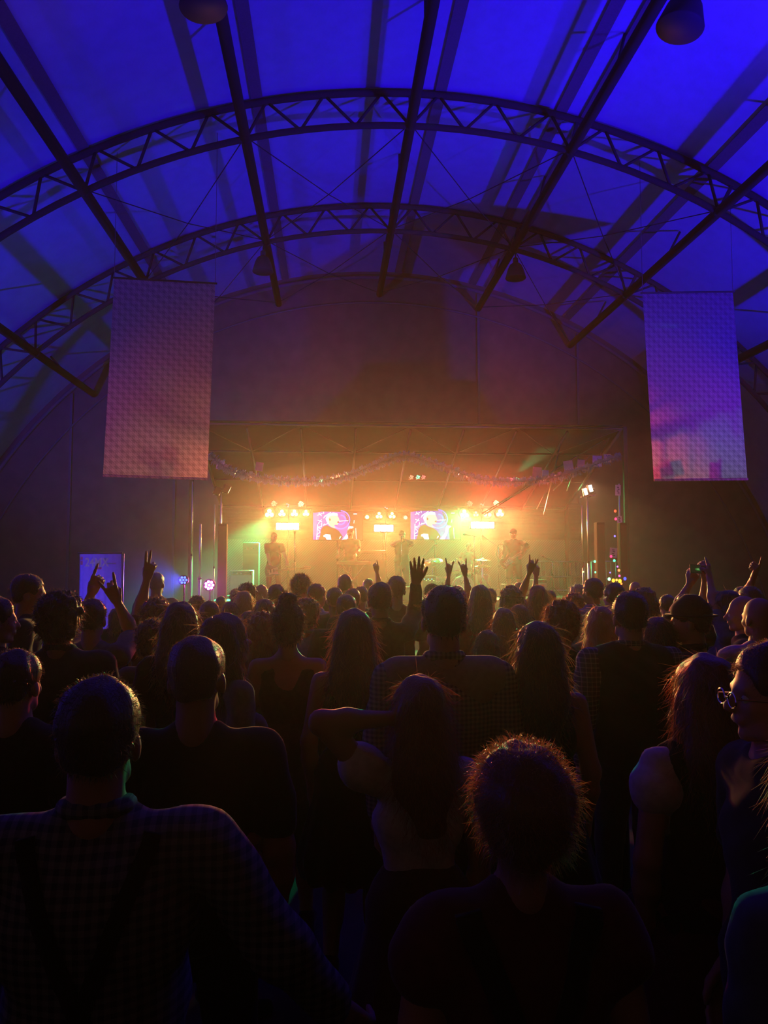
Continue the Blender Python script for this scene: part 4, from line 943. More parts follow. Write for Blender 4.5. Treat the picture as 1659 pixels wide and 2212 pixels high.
P_(1186, 1275, 9.4, 0, 'person reaching one hand up over the woman in purple', hair='short', hc='auburn', top=('tee', 'maroon'), L=(1158, 1240, .0, 'two'))
P_(1087, 1311, 6.0, 0, 'woman with a red-lit parting right of the tall centre man', sex='f', hair='long', hc='auburn', top=('tee', 'black'))
P_(1121, 1302, 7.0, 0, 'short woman behind the red-lit parting', sex='f', hair='bob', hc='brown', top=('tee', 'purple'))
P_(1051, 1357, 5.4, 0, 'small girl with a red-edged bob low before the tall centre man', sex='f', hair='bob', hc='black', top=('tee', 'black'))
P_(1212, 1293, 4.7, 0, 'woman with frizzy curls glowing red at their edge', sex='f', hair='curly', hc='auburn', top=('tee', 'navy'))
P_(1161, 1338, 3.35, 0, 'woman with long dark hair, bare back and pale bodice band', sex='f', hair='long', hc='brown', top=('dress', 'black'))
P_(1239, 1280, 8.0, 0, 'person with cropped curls behind the frizzy-haired woman', hair='curly', hc='auburn', top=('tee', 'red'))
P_(1222, 1290, 11, 0, 'tiny dark head behind the frizzy curls', hair='short', hc='brown', top=('tee', 'red'))
# right side
P_(1246, 1262, 10.0, 20, 'pale head right below the floodlight stand', hair='curly', hc='grey', top=('tee', 'charcoal'))
P_(1279, 1249, 7.8, 28, 'man with short hair and a light collar, face turned left', hair='short', hc='brown', top=('shirt', 'lightblue'), eyes=True)
P_(1324, 1259, 7.4, 20, 'man with ears lit red beside the coloured lights', hair='short', hc='black', top=('shirt', 'maroon'))
P_(1295, 1307, 4.9, 0, 'woman with smooth blonde hair glowing pink', sex='f', hair='long', hc='blond', top=('tee', 'grey'))
P_(1358, 1278, 4.2, 2, 'tall man in a dark waistcoat over a checked shirt', hair='short', hc='black', top=('shirt', 'check_fine'), vest='black', build=1.15)
P_(1389, 1267, 7.0, 0, 'person with long curly hair behind the waistcoat man', sex='f', hair='longcurly', hc='brown', top=('tee', 'brown'))
P_(1371, 1257, 11.0, 0, 'pale bald head at the back beside the coloured lights', hair='bald', top=('tee', 'black'))
P_(1419, 1328, 4.5, 0, 'person with smooth dark hair, red on the left edge', sex='f', hair='bob', hc='brown', top=('tee', 'charcoal'))
P_(1490, 1287, 4.4, 62, 'man with a flat dark hat, face turned left in shade', hair='short', hc='black', top=('shirt', 'charcoal'), hat='brim', eyes=True, build=1.1)
P_(1480, 1284, 6.2, 0, 'person holding up a phone in both hands', hair='short', hc='black', top=('tee', 'black'), L=(1492, 1256, .15, 'hold'), Rr=(1523, 1252, .15, 'hold'))
P_(1568, 1273, 6.0, 60, 'woman with long hair in profile, face lit orange', sex='f', hair='long', hc='brown', top=('tee', 'blue'), eyes=True, L=(1530, 1240, .2, 'point'))
P_(1604, 1288, 5.2, 62, 'bald man in profile with orange-lit face at the right', hair='bald', top=('tee', 'navy'), eyes=True)
P_(1637, 1292, 4.6, 12, 'bald man in a white t-shirt at the right edge', hair='bald', top=('tee', 'white'), build=1.12)
P_(1617, 1266, 7.0, 25, 'man pointing one finger up at the right edge', hair='short', hc='brown', top=('tee', 'black'), Rr=(1628, 1246, .0, 'point'))
P_(1600, 1267, 9.0, 30, 'dark head behind the pointing man', hair='short', hc='black', top=('tee', 'charcoal'))
P_(1440, 1284, 8.4, 0, 'blurred person standing in the dark right of the curls', hair='short', hc='brown', top=('tee', 'charcoal'))
P_(1545, 1276, 9.2, 0, 'pale-shirted person behind the woman in profile', hair='short', hc='black', top=('tee', 'blue'))
P_(478, 1288, 11.0, 0, 'far head right of the magenta lamp', hair='short', hc='brown', top=('tee', 'grey'))
P_(1150, 1294, 9.5, 0, 'far head low between the raised arms', hair='short', hc='brown', top=('tee', 'grey'))
P_(252, 1320, 9.5, 0, 'small person far left before the blue box', sex='f', hair='bob', hc='brown', top=('tee', 'navy'), height=1.5)
for l, h, d in PEOPLE:
    if not 1.5 <= h <= 1.98: print('HEIGHT', h, d, l)
# ---------------- the band ----------------
BG = 'band members'
person(592, 1150, 21.0, 178, 'bass player in a dark green-lit shirt on the left of the stage', top=('tee', 'charcoal'), hc='brown', eyes=True, near=5, group=BG, z0=SZ, L=(621, 1218, -.30, 'hold'), Rr=(585, 1230, -.25, 'relax'), head_yaw=12, build=1.05)
person(1109, 1141, 20.7, 174, 'guitarist in a cap, dark short jacket and shorts on the right of the stage', top=('shirt', 'charcoal'), hc='brown', hat='cap', eyes=True, near=5, group=BG, z0=SZ, shorts=True, bottom='charcoal', L=(1127, 1197, -.30, 'hold'), Rr=(1087, 1213, -.22, 'relax'), head_yaw=-14, head_pitch=-6, build=1.08)
person(868, 1146, 20.5, 180, 'singer holding the microphone with both hands at centre stage', top=('tee', 'black'), hc='black', eyes=True, near=5, group=BG, z0=SZ, vest='charcoal', L={'p': (-.03, .20, 1.53), 'pose': 'fist', 'dir': (.35, .1, .9), 'n': (.5, 0, 0), 'pole': (-1, .2, -.5)}, Rr={'p': (.05, .20, 1.50), 'pose': 'fist', 'dir': (-.35, .1, .9), 'n': (-.5, 0, 0), 'pole': (1, .2, -.5)}, head_pitch=-10, build=1.08)
person(757, 1142, 22.6, 166, 'keyboard player standing behind two keyboards', top=('tee', 'black'), hc='brown', eyes=True, near=5, group=BG, z0=SZ, L={'p': (-.22, .38, 1.07), 'pose': 'relax', 'dir': (0, 1, -.2), 'n': (0, 0, -1)}, Rr={'p': (.22, .38, 1.07), 'pose': 'relax', 'dir': (0, 1, -.2), 'n': (0, 0, -1)})
person(1012, 1175, 23.3, 176, 'drummer in a t-shirt seated behind the drum kit', top=('tee', 'green'), hc='black', eyes=True, near=5, group=BG, z0=SZ+.17, seat=True, height=1.78, L={'p': (-.22, .42, 1.18), 'pose': 'fist', 'dir': (0, 1, .1), 'n': (0, 0, -1)}, Rr={'p': (.30, .40, 1.26), 'pose': 'fist', 'dir': (0, 1, .25), 'n': (0, 0, -1)})
# drum riser, stool
def boxthing(name, x, y, z, w_, d_, h_, m, label, cat, bev=.01, group=None):
    b = MB(); b.box((0, 0, h_/2), (w_, d_, h_)); o = b.build(name, m, loc=(x, y, z), bevel=bev); return tag(o, label, cat, group)
dx = at(1000, 1200, 23.0).x
boxthing('drum_riser', dx, 23.0, SZ, 2.6, 2.2, .17, m_black, 'low black riser under the drum kit', 'platform')
# guitars
def guitar(px, py, Y, ang, s, kind, bc, pg, label):
    p = at(px, py, Y); t = empty('bass_guitar' if kind == 'bass' else 'electric_guitar', p); t.rotation_euler = (0, -R_(ang), 0); t.scale = (s,)*3; tag(t, label, 'guitar')
    fn = lambda u, v, w_: Vector((u, -w_, v))
    out = [(-.22, -.02), (-.225, .06), (-.19, .13), (-.12, .165), (-.04, .145), (.03, .12), (.10, .14), (.17, .175), (.215, .17), (.20, .13), (.15, .085), (.12, .04), (.12, -.04), (.16, -.08), (.18, -.12), (.15, -.145), (.09, -.13), (.02, -.115), (-.06, -.145), (-.14, -.165), (-.20, -.12)]
    b = MB(); b.prism(out, fn, .045); b.build('body', mat('body_'+kind, bc, .25), t, bevel=.008)
    b = MB(); b.prism([(-.12, -.10), (-.10, .03), (.02, .06), (.12, .09), (.13, .03), (.12, -.03), (.14, -.09), (.08, -.10), (0, -.09)], lambda u, v, w_: Vector((u, -.046-w_, v)), .003); b.build('pickguard', mat('pickguard_'+kind, pg, .3), t)
    nl = .80 if kind == 'bass' else .60
    mn = mat('maple_neck', (.55, .36, .18), .35)
    b = MB(); b.prism([(.08, -.029), (.08, .029), (nl, .021), (nl, -.021)], lambda u, v, w_: Vector((u, -.035-w_, v)), .024); nk = b.build('neck', mn, t)
    b = MB()
    for k in range(14): b.box((nl-.0-(nl-.12)*(1-.5**(k/12)), -.061, 0), (.003, .002, .046))
    b.build('frets', m_chrome, nk)
    hl = .20 if kind == 'bass' else .16
    hd = [(nl, -.022), (nl, .022), (nl+.03, .045), (nl+.07, .034), (nl+.11, .046), (nl+.15, .04), (nl+hl, .05), (nl+hl+.015, .0), (nl+hl-.02, -.035), (nl+.05, -.032)]
    b = MB(); b.prism(hd, lambda u, v, w_: Vector((u, -.035-w_, v)), .018); h_ = b.build('headstock', mn, t)
    for k in range(4 if kind == 'bass' else 6):
        b = MB(); b.lathe((nl+.035+k*(.045 if kind == 'bass' else .024), -.05, .012), [(.010, 0), (.010, .012), (.004, .016)], 10, (0, -1, 0)); b.build('tuning_peg', m_bm, h_)
    for u_ in ((-.06, .02) if kind == 'bass' else (-.07, -.02, .04)):
        b = MB(); b.box((u_, -.052, 0), (.022, .01, .085)); b.build('pickup', m_black, t)
    b = MB(); b.box((-.13, -.052, 0), (.03, .014, .08)); b.build('bridge', m_chrome, t)
    b = MB()
    for k in range(4 if kind == 'bass' else 6):
        z = (k-(1.5 if kind == 'bass' else 2.5))*(.013 if kind == 'bass' else .008); b.tube([(-.13, -.062, z), (nl+.02, -.064, z*.6)], .0012, 4)
    b.build('strings', m_chrome, t)
    b = MB(); b.tube([(-.22, .0, 0), (-.12, .20, .32), (.08, .16, .52), (.22, -.02, .42), (.21, -.02, .17)], .018, 6, flat=.3); b.build('strap', m_black, t, True)
guitar(590, 1233, 20.72, 5, 1.0, 'bass', (.10, .16, .14), (.5, .42, .36), 'electric bass with a pale headstock held by the bass player')
guitar(1096, 1213, 20.42, 33, .95, 'guitar', (.10, .05, .04), (.6, .5, .45), 'electric guitar with a pale pickguard held by the guitarist in a cap')
# microphones and stands
def mic_stand(px, ptop, Y, boom, label, z0=SZ):
    p = at(px, ptop, Y); t = empty('microphone_stand', (p.x, Y, z0)); tag(t, label, 'microphone stand', 'microphone stands'); h_ = p.z-z0
    b = MB(); b.tube([(0, 0, .25), (0, 0, h_*.62)], .014, 8); b.build('lower_pole', m_bm, t, True)
    b = MB(); b.tube([(0, 0, h_*.60), (0, 0, h_)], .009, 8); b.build('upper_pole', m_chrome, t, True)
    b = MB(); b.lathe((0, 0, h_*.60), [(.02, 0), (.022, .06), (.014, .07)], 10); b.build('clutch', m_bm, t, True)
    for k in range(3):
        a = k*2.094+.4; b = MB(); b.tube([(0, 0, .28), (.28*math.cos(a), .28*math.sin(a), .015)], .009, 6); b.build('leg', m_bm, t)
    bx, bz = boom; e = Vector((bx, 0, h_+bz)); bs = Vector((-bx*.6, 0, h_-bz*.6))
    if bx: b = MB(); b.tube([bs, e], .008, 6); b.build('boom_arm', m_chrome, t, True)
    dirn = Vector((bx, 0, bz)).normalized() if bx else Vector((0, -.3, .5)).normalized()
    b = MB(); b.lathe(e-dirn*.02, [(.012, 0), (.016, .13), (.027, .15), (.029, .18), (.018, .205), (.002, .21)], 14, dirn); b.build('microphone', m_bm, t, True)
    return t
mic_stand(1024, 1158, 20.2, (-.11, .02), 'microphone stand standing left of the guitarist in a cap')
mic_stand(1077, 1182, 20.9, (-.32, .22), 'microphone stand with a long boom beside the guitarist in a cap')
mic_stand(637, 1160, 20.2, (0, 0), 'microphone stand right of the bass player')
mic_stand(867, 1172, 20.12, (0, 0), 'straight chrome microphone stand before the singer')
mic_stand(1193, 1212, 21.6, (-.12, .06), 'low microphone stand at the right end of the stage')
mic_stand(912, 1205, 22.3, (.30, .30), 'overhead microphone stand left of the drum kit')
# keyboards
def keyboard(x0, x1, py, Y, label, c, legs=True):
    a, c_ = at(x0, py, Y), at(x1, py, Y); W = c_.x-a.x; zt = a.z; t = empty('keyboard', ((a.x+c_.x)/2, Y, SZ)); tag(t, label, 'keyboard', 'keyboards'); z = zt-SZ
    b = MB(); b.box((0, 0, z), (W, .32, .09)); b.build('case', mat('key_case_%d' % x0, c, .4), t, bevel=.008)
    b = MB(); b.box((0, .08, z+.047), (W*.9, .13, .012)); b.build('white_keys', mat('ivory', (.7, .68, .62), .3), t)
    b = MB()
    for k in range(35):
        if k % 7 in (2, 6): continue
        b.box((-W*.44+W*.88*(k+.9)/35, .05, z+.058), (W*.88/70, .08, .012))
    b.build('black_keys', m_black, t)
    if legs:
        for sx in (-1, 1):
            b = MB(); b.tube([(sx*W*.35, -.15, z-.05), (-sx*W*.35, -.05, .02)], .018, 8); b.build('stand_leg', m_bm, t)
            b = MB(); b.tube([(sx*W*.35, .15, z-.05), (-sx*W*.35, .1, .02)], .018, 8); b.build('stand_leg', m_bm, t)
    return t
keyboard(727, 800, 1216, 22.0, 'lower keyboard in front of the keyboard player', (.25, .05, .04))
kt = keyboard(768, 832, 1192, 22.9, 'upper keyboard on a rack right of the keyboard player', (.05, .05, .05), legs=False)
b = MB(); q = at(790, 1202, 22.9); b.box((at(800, 1202, 22.9).x, 22.95, (q.z-.1+SZ)/2), (.9, .4, q.z-.1-SZ)); tag(b.build('instrument_rack', fabric('rack_cloth', (.06, .05, .045), 20), bevel=.01), 'dark rack case under the upper keyboard', 'case')
# drum kit
m_shell = mat('drum_shell', (.60, .55, .5), .3); m_skin = mat('drum_head', (.75, .72, .66), .5); m_brass = mat('brass_cymbal', (.85, .55, .25), .22, 1.)
kit = empty('drum_kit', (dx, 22.6, SZ+.17)); tag(kit, 'pale drum kit with brass cymbals at the back of the stage', 'drum kit')
K = lambda px, py, Y: at(px, py, Y)-kit.location
def drum(p, r, h_, ax, nm):
    b = MB(); b.lathe(p, [(r, 0), (r, h_)], 28, ax); d_ = b.build(nm, m_shell, kit, True)
    A = Vector(ax).normalized()
    for q, sg in ((p, -1), (Vector(p)+A*h_, 1)):
        b = MB(); b.lathe(Vector(q)-A*.015*(sg > 0), [(r+.012, 0), (r+.012, .018), (r-.004, .018)], 28, A); b.build('hoop', m_chrome, d_, True)
    b = MB(); b.lathe(Vector(p)-A*.004, [(r-.006, 0), (r-.006, .004)], 28, A) if ax[1] else b.lathe(Vector(p)+A*(h_-.002), [(r-.006, 0), (r-.006, .004)], 28, A); b.build('drum_head', m_skin, d_)
    up = Vector((0, 0, 1)) if ax[1] else Vector((1, 0, 0)); si = A.cross(up).normalized()
    for k in range(8):
        a = k*math.pi/4; c_ = Vector(p)+(up*math.cos(a)+si*math.sin(a))*(r+.012); b = MB(); b.tube([c_, c_+A*h_], .007, 5); b.build('tension_rod', m_chrome, d_)
    return d_
bd_ = drum(K(1003, 1266, 21.9), .29, .42, (0, 1, 0), 'bass_drum')
drum(K(984, 1236, 22.0), .15, .22, (0, .25, 1), 'tom'); drum(K(1008, 1236, 22.05), .16, .23, (0, .25, 1), 'tom')
drum(K(1042, 1268, 22.5), .21, .38, (0, 0, 1), 'floor_tom'); drum(K(955, 1256, 22.5), .18, .15, (0, 0, 1), 'snare_drum')
def cymbal(px, py, Y, r, tilt, nm='cymbal'):
    p = K(px, py, Y); A = Vector((math.sin(tilt[0]), -math.sin(tilt[1]), 1)).normalized()
    b = MB(); b.lathe(p, [(r, 0), (r*.7, .012), (r*.25, .025), (r*.2, .05), (.01, .06), (.01, .052), (r*.18, .044), (r*.24, .02), (r*.7, .008), (r, -.003)], 36, A); c_ = b.build(nm, m_brass, kit, True)
    b = MB(); b.tube([p, Vector((p.x, p.y, .35))], .011, 6); b.build('stand', m_chrome, c_)
    for k in range(3):
        a = k*2.094; b = MB(); b.tube([Vector((p.x, p.y, .36)), Vector((p.x+.25*math.cos(a), p.y+.25*math.sin(a), .01))], .009, 5); b.build('stand_leg', m_chrome, c_)
cymbal(934, 1216, 21.9, .30, (-.30, .5)); cymbal(1043, 1210, 21.8, .23, (.0, .10)); cymbal(1041, 1224, 21.7, .24, (-.02, .08), 'hi_hat')
fc = bpy.data.curves.new('letters', 'FONT'); fc.body = 'SON'; fc.size = .16; fc.align_x = 'CENTER'; fc.extrude = .001
fc.materials.append(m_black); fo = text_mesh(fc, 'lettering'); fo.parent = bd_; fo.location = K(1005, 1262, 21.885); fo.rotation_euler = (math.pi/2, 0, 0)
b = MB(); b.tube([K(1004, 1212, 22.9), K(985, 1206, 22.4)], .008, 6); tag(b.build('drumstick', mat('hickory', (.6, .42, .22), .5), loc=kit.location), 'wooden drumstick in the hand of the drummer nearest the guitarist', 'drumstick', 'drumsticks')
b = MB(); b.tube([K(992, 1208, 22.9), K(972, 1214, 22.4)], .008, 6); tag(b.build('drumstick', mat('hickory'), loc=kit.location), 'wooden drumstick in the hand of the drummer nearest the singer', 'drumstick', 'drumsticks')
# amps, racks, cases
def amp(x0, x1, y0, y1, Y, label, c=(.03, .03, .03), grille=(.08, .07, .06), z0=None, knobs=5):
    a, c_ = at(x0, y1, Y), at(x1, y0, Y); z0 = a.z if z0 is None else z0; W, Hh = c_.x-a.x, c_.z-z0; t = empty('amplifier', ((a.x+c_.x)/2, Y, z0)); tag(t, label, 'amplifier', 'amplifiers and cases on stage')
    b = MB(); b.box((0, .2, Hh/2), (W, .4, Hh)); b.build('cabinet', mat('amp_%d' % x0, c, .6), t, bevel=.012)
    b = MB(); b.box((0, -.005, Hh*.42), (W*.9, .012, Hh*.74)); b.build('grille', fabric('amp_grille_%d' % x0, grille, 120, .4), t)
    b = MB(); b.box((0, -.006, Hh*.89), (W*.9, .012, Hh*.12)); pn = b.build('control_panel', m_bm, t)
    for k in range(knobs): b = MB(); b.lathe((-W*.36+W*.72*k/max(1, knobs-1), -.012, Hh*.89), [(.014, 0), (.012, .015)], 10, (0, -1, 0)); b.build('knob', m_chrome, pn)
amp(524, 559, 1172, 1240, 22.6, 'dark bass amplifier left behind the bass player', z0=SZ+.0)
amp(496, 546, 1232, 1292, 21.6, 'pale cloth-covered amplifier at the left end of the stage', (.5, .46, .42), (.55, .5, .46), z0=SZ)
amp(913, 942, 1244, 1292, 21.3, 'small rack with green indicator lamps left of the drum kit', z0=SZ)
for k in range(6):
    b = MB(); p = at(917+k*4, 1254 if k % 2 else 1251, 21.27); b.ell((0, 0, 0), (.014, .01, .012), 8, 6); tag(b.build('indicator_lamp', em('ind_g' if k % 2 else 'ind_c', (.3, 1, .2) if k % 2 else (.1, .8, .8), 3), loc=p), 'tiny %s indicator lamp on the small rack, %s' % ('green' if k % 2 else 'cyan', ('leftmost', 'second from left', 'third from left', 'third from right', 'second from right', 'rightmost')[k]), 'indicator lamp', 'indicator lamps on the rack')
amp(1152, 1182, 1252, 1292, 21.4, 'guitar amplifier with a pale panel at the right of the stage', (.05, .05, .05), (.35, .3, .27), z0=SZ)
amp(1088, 1122, 1262, 1294, 20.9, 'wedge monitor at the feet of the guitarist', z0=SZ, knobs=3)
amp(850, 890, 1268, 1294, 19.9, 'wedge monitor at the feet of the singer', z0=SZ, knobs=3)
# column loudspeakers
def column(x0, x1, y0, Y, label):
    a, c_ = at(x0, y0, Y), at(x1, y0, Y); W = c_.x-a.x; t = empty('column_loudspeaker', ((a.x+c_.x)/2, Y, 0)); tag(t, label, 'loudspeaker', 'column loudspeakers')
    zt = a.z; b = MB(); b.box((0, .1, .45), (.42, .46, .9)); b.build('subwoofer', m_black, t, bevel=.02)
    b = MB(); b.box((0, .1, (zt+.95)/2), (W, .22, zt-.95)); b.build('column_housing', mat('column_body', (.03, .016, .014), .95, spec=.05), t, bevel=.015)
    b = MB(); b.box((0, -.015, (zt+.95)/2), (W*.86, .012, (zt-.95)*.94)); b.build('grille', fabric('col_grille', (.05, .025, .02), 150, .4), t)
    b = MB(); b.tube([(0, .1, .88), (0, .1, .97)], .03, 8); b.build('spigot', m_bm, t)
column(471, 490, 1131, 18.1, 'tall dark column loudspeaker left of the stage')
column(1289, 1306, 1128, 18.1, 'tall dark column loudspeaker right of the stage, inner one')
column(1339, 1354, 1129, 18.1, 'tall dark column loudspeaker right of the stage, outer one')
# poles and light stands at the stage corners
def pole(px, y0, Y, label, r=.022, m=m_alu, z0=0):
    p = at(px, y0, Y); t = empty('stand_pole', (p.x, Y, z0)); tag(t, label, 'pole', 'tall poles beside the stage'); h_ = p.z-z0
    b = MB(); b.tube([(0, 0, .5), (0, 0, h_*.55)], r*1.25, 10); b.build('lower_tube', m, t, True)
    b = MB(); b.tube([(0, 0, h_*.54), (0, 0, h_)], r, 10); b.build('upper_tube', m, t, True)
    b = MB(); b.lathe((0, 0, h_*.54), [(r*1.9, 0), (r*1.9, .05)], 10); b.build('collar', m_bm, t)
    for k in range(3):
        a = k*2.094+.9; b = MB(); b.tube([(0, 0, 1.0), (.55*math.cos(a), .55*math.sin(a), .02)], .016, 6); b.build('leg', m_bm, t)
    return t, h_
pole(416, 1040, 19.3, 'thin pole under the left hanging banner', .016)
pole(433, 1132, 19.2, 'short pole lit orange left of the stage', .028)
pole(464, 1090, 19.35, 'slim pole just left of the bright stand', .012)
t, h_ = pole(478, 1058, 19.2, 'tall stand with lamp brackets at the left stage corner', .022)
for k, (x, z) in enumerate(((-.10, .0), (.12, .05))):
    b = MB(); b.box((x, 0, h_+z-.03), (.16, .14, .20), (0, R_(25), R_(20))); b.build('folded_floodlight', m_bm, t, bevel=.01)
b = MB(); b.tube([(-.2, 0, h_-.12), (.2, 0, h_-.02)], .014, 6); b.build('bracket', m_alu, t)
pole(1257, 1092, 19.35, 'slim pole lit red left of the floodlight stand', .014)
t, h_ = pole(1269, 1074, 19.25, 'stand carrying two burning floodlights right of the stage', .022)
b = MB(); b.tube([(-.18, 0, h_), (.2, 0, h_+.04)], .014, 6); b.build('bracket', m_alu, t)
for k, (px, py) in enumerate(((1265, 1062), (1276, 1055))):
    p = at(px, py, 19.1); f_ = empty('floodlight', p); f_.rotation_euler = (0, R_(-14), R_(-12)); tag(f_, 'small burning floodlight, ' + ('left and lower of the pair on the stand' if k == 0 else 'right and upper of the pair on the stand'), 'floodlight', 'burning floodlights')
    b = MB(); b.prism([(-.075, -.11), (.075, -.11), (.06, .11), (-.06, .11)], lambda u, v, w_: Vector((u, w_, v)), .12); b.build('housing', m_black, f_, bevel=.01)
    b = MB(); b.box((0, -.006, 0), (.085, .012, .17)); b.build('lamp_glass', em('flood_glow', (1, .72, .42), 9), f_, bevel=.01)
    b = MB(); b.tube([(-.09, .06, -.02), (-.09, .06, -.15), (.09, .06, -.15), (.09, .06, -.02)], .008, 5); b.build('yoke', m_bm, f_)
    o = lamp('SPOT', 'flood_beam', (0, -.04, 0), 60, (1, .62, .32), size=.05, angle=120, blend=.8); o.parent = f_; o.rotation_euler = (R_(-75), 0, R_(-20))
# pole with papers and fairy lights
t, h_ = pole(1337, 1045, 19.2, 'pale post with paper sheets tied to it right of the stage', .020)
for i, (px, py, w_, hh, rr) in enumerate(((1335, 1059, .14, .27, 2), (1338, 1122, .13, .17, -6), (1325, 1194, .19, .25, 5))):
    p = at(px, py, 19.12); b = MB(); b.box((0, 0, 0), (w_, .006, hh), (0, R_(rr), 0)); o = b.build('paper_notice', fabric('notice_paper', (.55, .5, .55), 12), loc=p)
    tag(o, 'white paper notice on the post, ' + ('topmost', 'middle one above the column loudspeaker', 'lowest and largest')[i], 'notice', 'paper notices on the post')
    b = MB()
    for k in range(4): b.box(((.0, .012, -.01, .008)[k], -.004, hh*(.28-.18*k)), (w_*.35, .002, .02), (0, R_(rr), 0))
    b.build('print', m_black, o)
for i, (px, py, c_, r) in enumerate(((1329, 1104, (1, .05, .02), .03), (1330, 1121, (1, .02, .1), .03), (1328, 1158, (.15, .1, 1), .022), (1320, 1202, (1, .02, .12), .028), (1327, 1211, (.05, 1, .3), .03), (1334, 1224, (.3, .1, .9), .02), (1337, 1232, (1, .15, .05), .03), (1338, 1244, (1, .05, .3), .026), (1318, 1237, (.15, .1, 1), .016),
                                      (1316, 1251, (.3, 1, .4), .036), (1325, 1254, (1, .35, .02), .04), (1332, 1253, (1, .3, .05), .028), (1339, 1255, (1, .35, .02), .042), (1342, 1261, (1, .2, .03), .026), (1350, 1250, (.03, .05, 1), .035), (1285, 1213, (.1, 1, .3), .028), (1286, 1236, (.1, 1, .3), .022), (1260, 1235, (.7, 1, .2), .018))):
    b = MB(); b.ell((0, 0, 0), (r, r*.8, r*1.1), 8, 6); cn = {0: 'red'}.get(i, ['red', 'pinkish red', 'blue', 'pink', 'green', 'violet', 'orange red', 'pink', 'blue', 'pale green', 'orange', 'dim orange', 'orange', 'dim orange', 'bright blue', 'green', 'green', 'yellow green'][i])
    wh = ['highest on the papered post', 'behind the middle notice', 'between the middle and lowest notices', 'on the lowest notice', 'right below the lowest notice', 'below the green bulb on the post', 'above the orange cluster', 'just over the right orange bulb', 'floating left above the orange cluster', 'left end of the orange cluster', 'large, left in the orange cluster', 'middle of the orange cluster', 'large, right in the orange cluster', 'lowest of the orange cluster', 'alone right of the orange cluster', 'at the rail beside the inner loudspeaker', 'low beside the inner loudspeaker', 'low on the rail behind the floodlight stand'][i]
    tag(b.build('fairy_light', em('fairy_%d' % i, c_, 3.5), smooth=True, loc=at(px, py, 17.75)), '%s fairy light bulb, %s' % (cn, wh), 'fairy light', 'coloured fairy lights right of the stage')
# stage guard rail at right
def rail(x0, x1, Y, label):
    a, c_ = at(x0, 1213, Y), at(x1, 1213, Y); t = empty('guard_rail', (a.x, Y, SZ)); tag(t, label, 'railing', 'guard rails'); W = c_.x-a.x; z = a.z-SZ
    for zz in (z, z*.5, .06): b = MB(); b.tube([(0, 0, zz), (W, 0, zz)], .022, 8); b.build('bar', m_alu, t, True)
    n = max(2, int(W/.14)); 
    for k in range(n+1): b = MB(); b.tube([(W*k/n, 0, 0), (W*k/n, 0, z)], .022 if k in (0, n) else .007, 6); b.build('upright', m_alu, t, True)
rail(1160, 1262, 24.4, 'metal guard rail behind the guitarist at the right stage side')
rail(1278, 1340, 21.6, 'short metal guard rail right of the floodlight stand')
# lamps on the left of the stage
def small_lamp(px, py, Y, c, label, s, pw, es, petals):
    p = at(px, py, Y); t = empty('wash_light', p); tag(t, label, 'stage light', 'coloured wash lights left of the stage')
    b = MB(); b.lathe((0, .16*s, 0), [(.07*s, 0), (.12*s, .04*s), (.13*s, .15*s), (.11*s, .155*s)], 18, (0, -1, 0)); b.build('housing', m_black, t, True)
    for k in range(petals):
        a = k*2*math.pi/max(1, petals-1); r = 0 if k == petals-1 else .075*s
        b = MB(); light_disc(b, (r*math.cos(a), 0, r*math.sin(a)), .03*s, 10); b.build('led_lens', em('wash_%d' % px, c, es), t)
    b = MB(); b.tube([(0, .1, -.1*s), (0, .1, -p.z+.5)], .018, 8); b.build('stand_pole', m_bm, t)
    for k in range(3):
        a = k*2.094+.3; b = MB(); b.tube([(0, .1, -p.z+.7), (.4*math.cos(a), .1+.4*math.sin(a), -p.z+.02)], .014, 6); b.build('stand_leg', m_bm, t)
    return t
mg = small_lamp(452, 1264, 16.8, (1, .12, .9), 'glaring magenta wash light before the left stage corner', 1.0, 0, 18, 8)
o = lamp('SPOT', 'magenta_beam', (0, -.05, 0), 220, (1, .10, .85), size=.05, angle=150, blend=.9); o.parent = mg; o.rotation_euler = (R_(-86), 0, R_(5))
bl = small_lamp(396, 1253, 16.0, (.04, .10, 1), 'blue wash light between the blue banner and the magenta light', .8, 0, 5, 7)
o = lamp('SPOT', 'blue_beam', (0, -.05, 0), 3500, (.05, .04, 1), size=.05, angle=130, blend=.9); o.parent = bl; o.rotation_euler = (R_(-84), 0, R_(-62))
# blue cloth banner with lettering
p0, p1 = at(172, 1196, 13.8), at(262, 1204, 13.4); zb_ = at(172, 1402, 13.6).z
t = empty('roll_up_banner', (p0.x, p0.y, 0)); tag(t, 'blue cloth banner with white 24MX lettering at the left', 'banner')
ax = Vector((p1.x-p0.x, p1.y-p0.y, 0)); Wb = ax.length; t.rotation_euler = (0, 0, math.atan2(ax.y, ax.x)); ztb = p0.z
nx = 40; V = []; F = []
for j in range(13):
    for i in range(nx+1):
        u_ = i/nx; v_ = j/12; V.append((u_*Wb, .022*math.sin(u_*34)*(v_**.7)+.01*math.sin(u_*13+v_*3), ztb-(ztb-zb_+.05*math.sin(u_*9))*v_))
for j in range(12):
    for i in range(nx): F.append((j*(nx+1)+i, (j+1)*(nx+1)+i, (j+1)*(nx+1)+i+1, j*(nx+1)+i+1))
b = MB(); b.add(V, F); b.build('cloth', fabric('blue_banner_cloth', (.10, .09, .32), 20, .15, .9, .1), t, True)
b = MB(); b.tube([(-.03, 0, ztb+.01), (Wb+.03, 0, ztb+.01)], .018, 8); b.build('top_bar', m_bm, t)
for x in (0, Wb): b = MB(); b.tube([(x, .05, ztb), (x, .05, .02)], .016, 8); b.build('post', m_bm, t)
m_ink = mat('banner_white_ink', (.75, .72, .75), .6); m_inkp = mat('banner_pink_ink', (.5, .12, .35), .6)
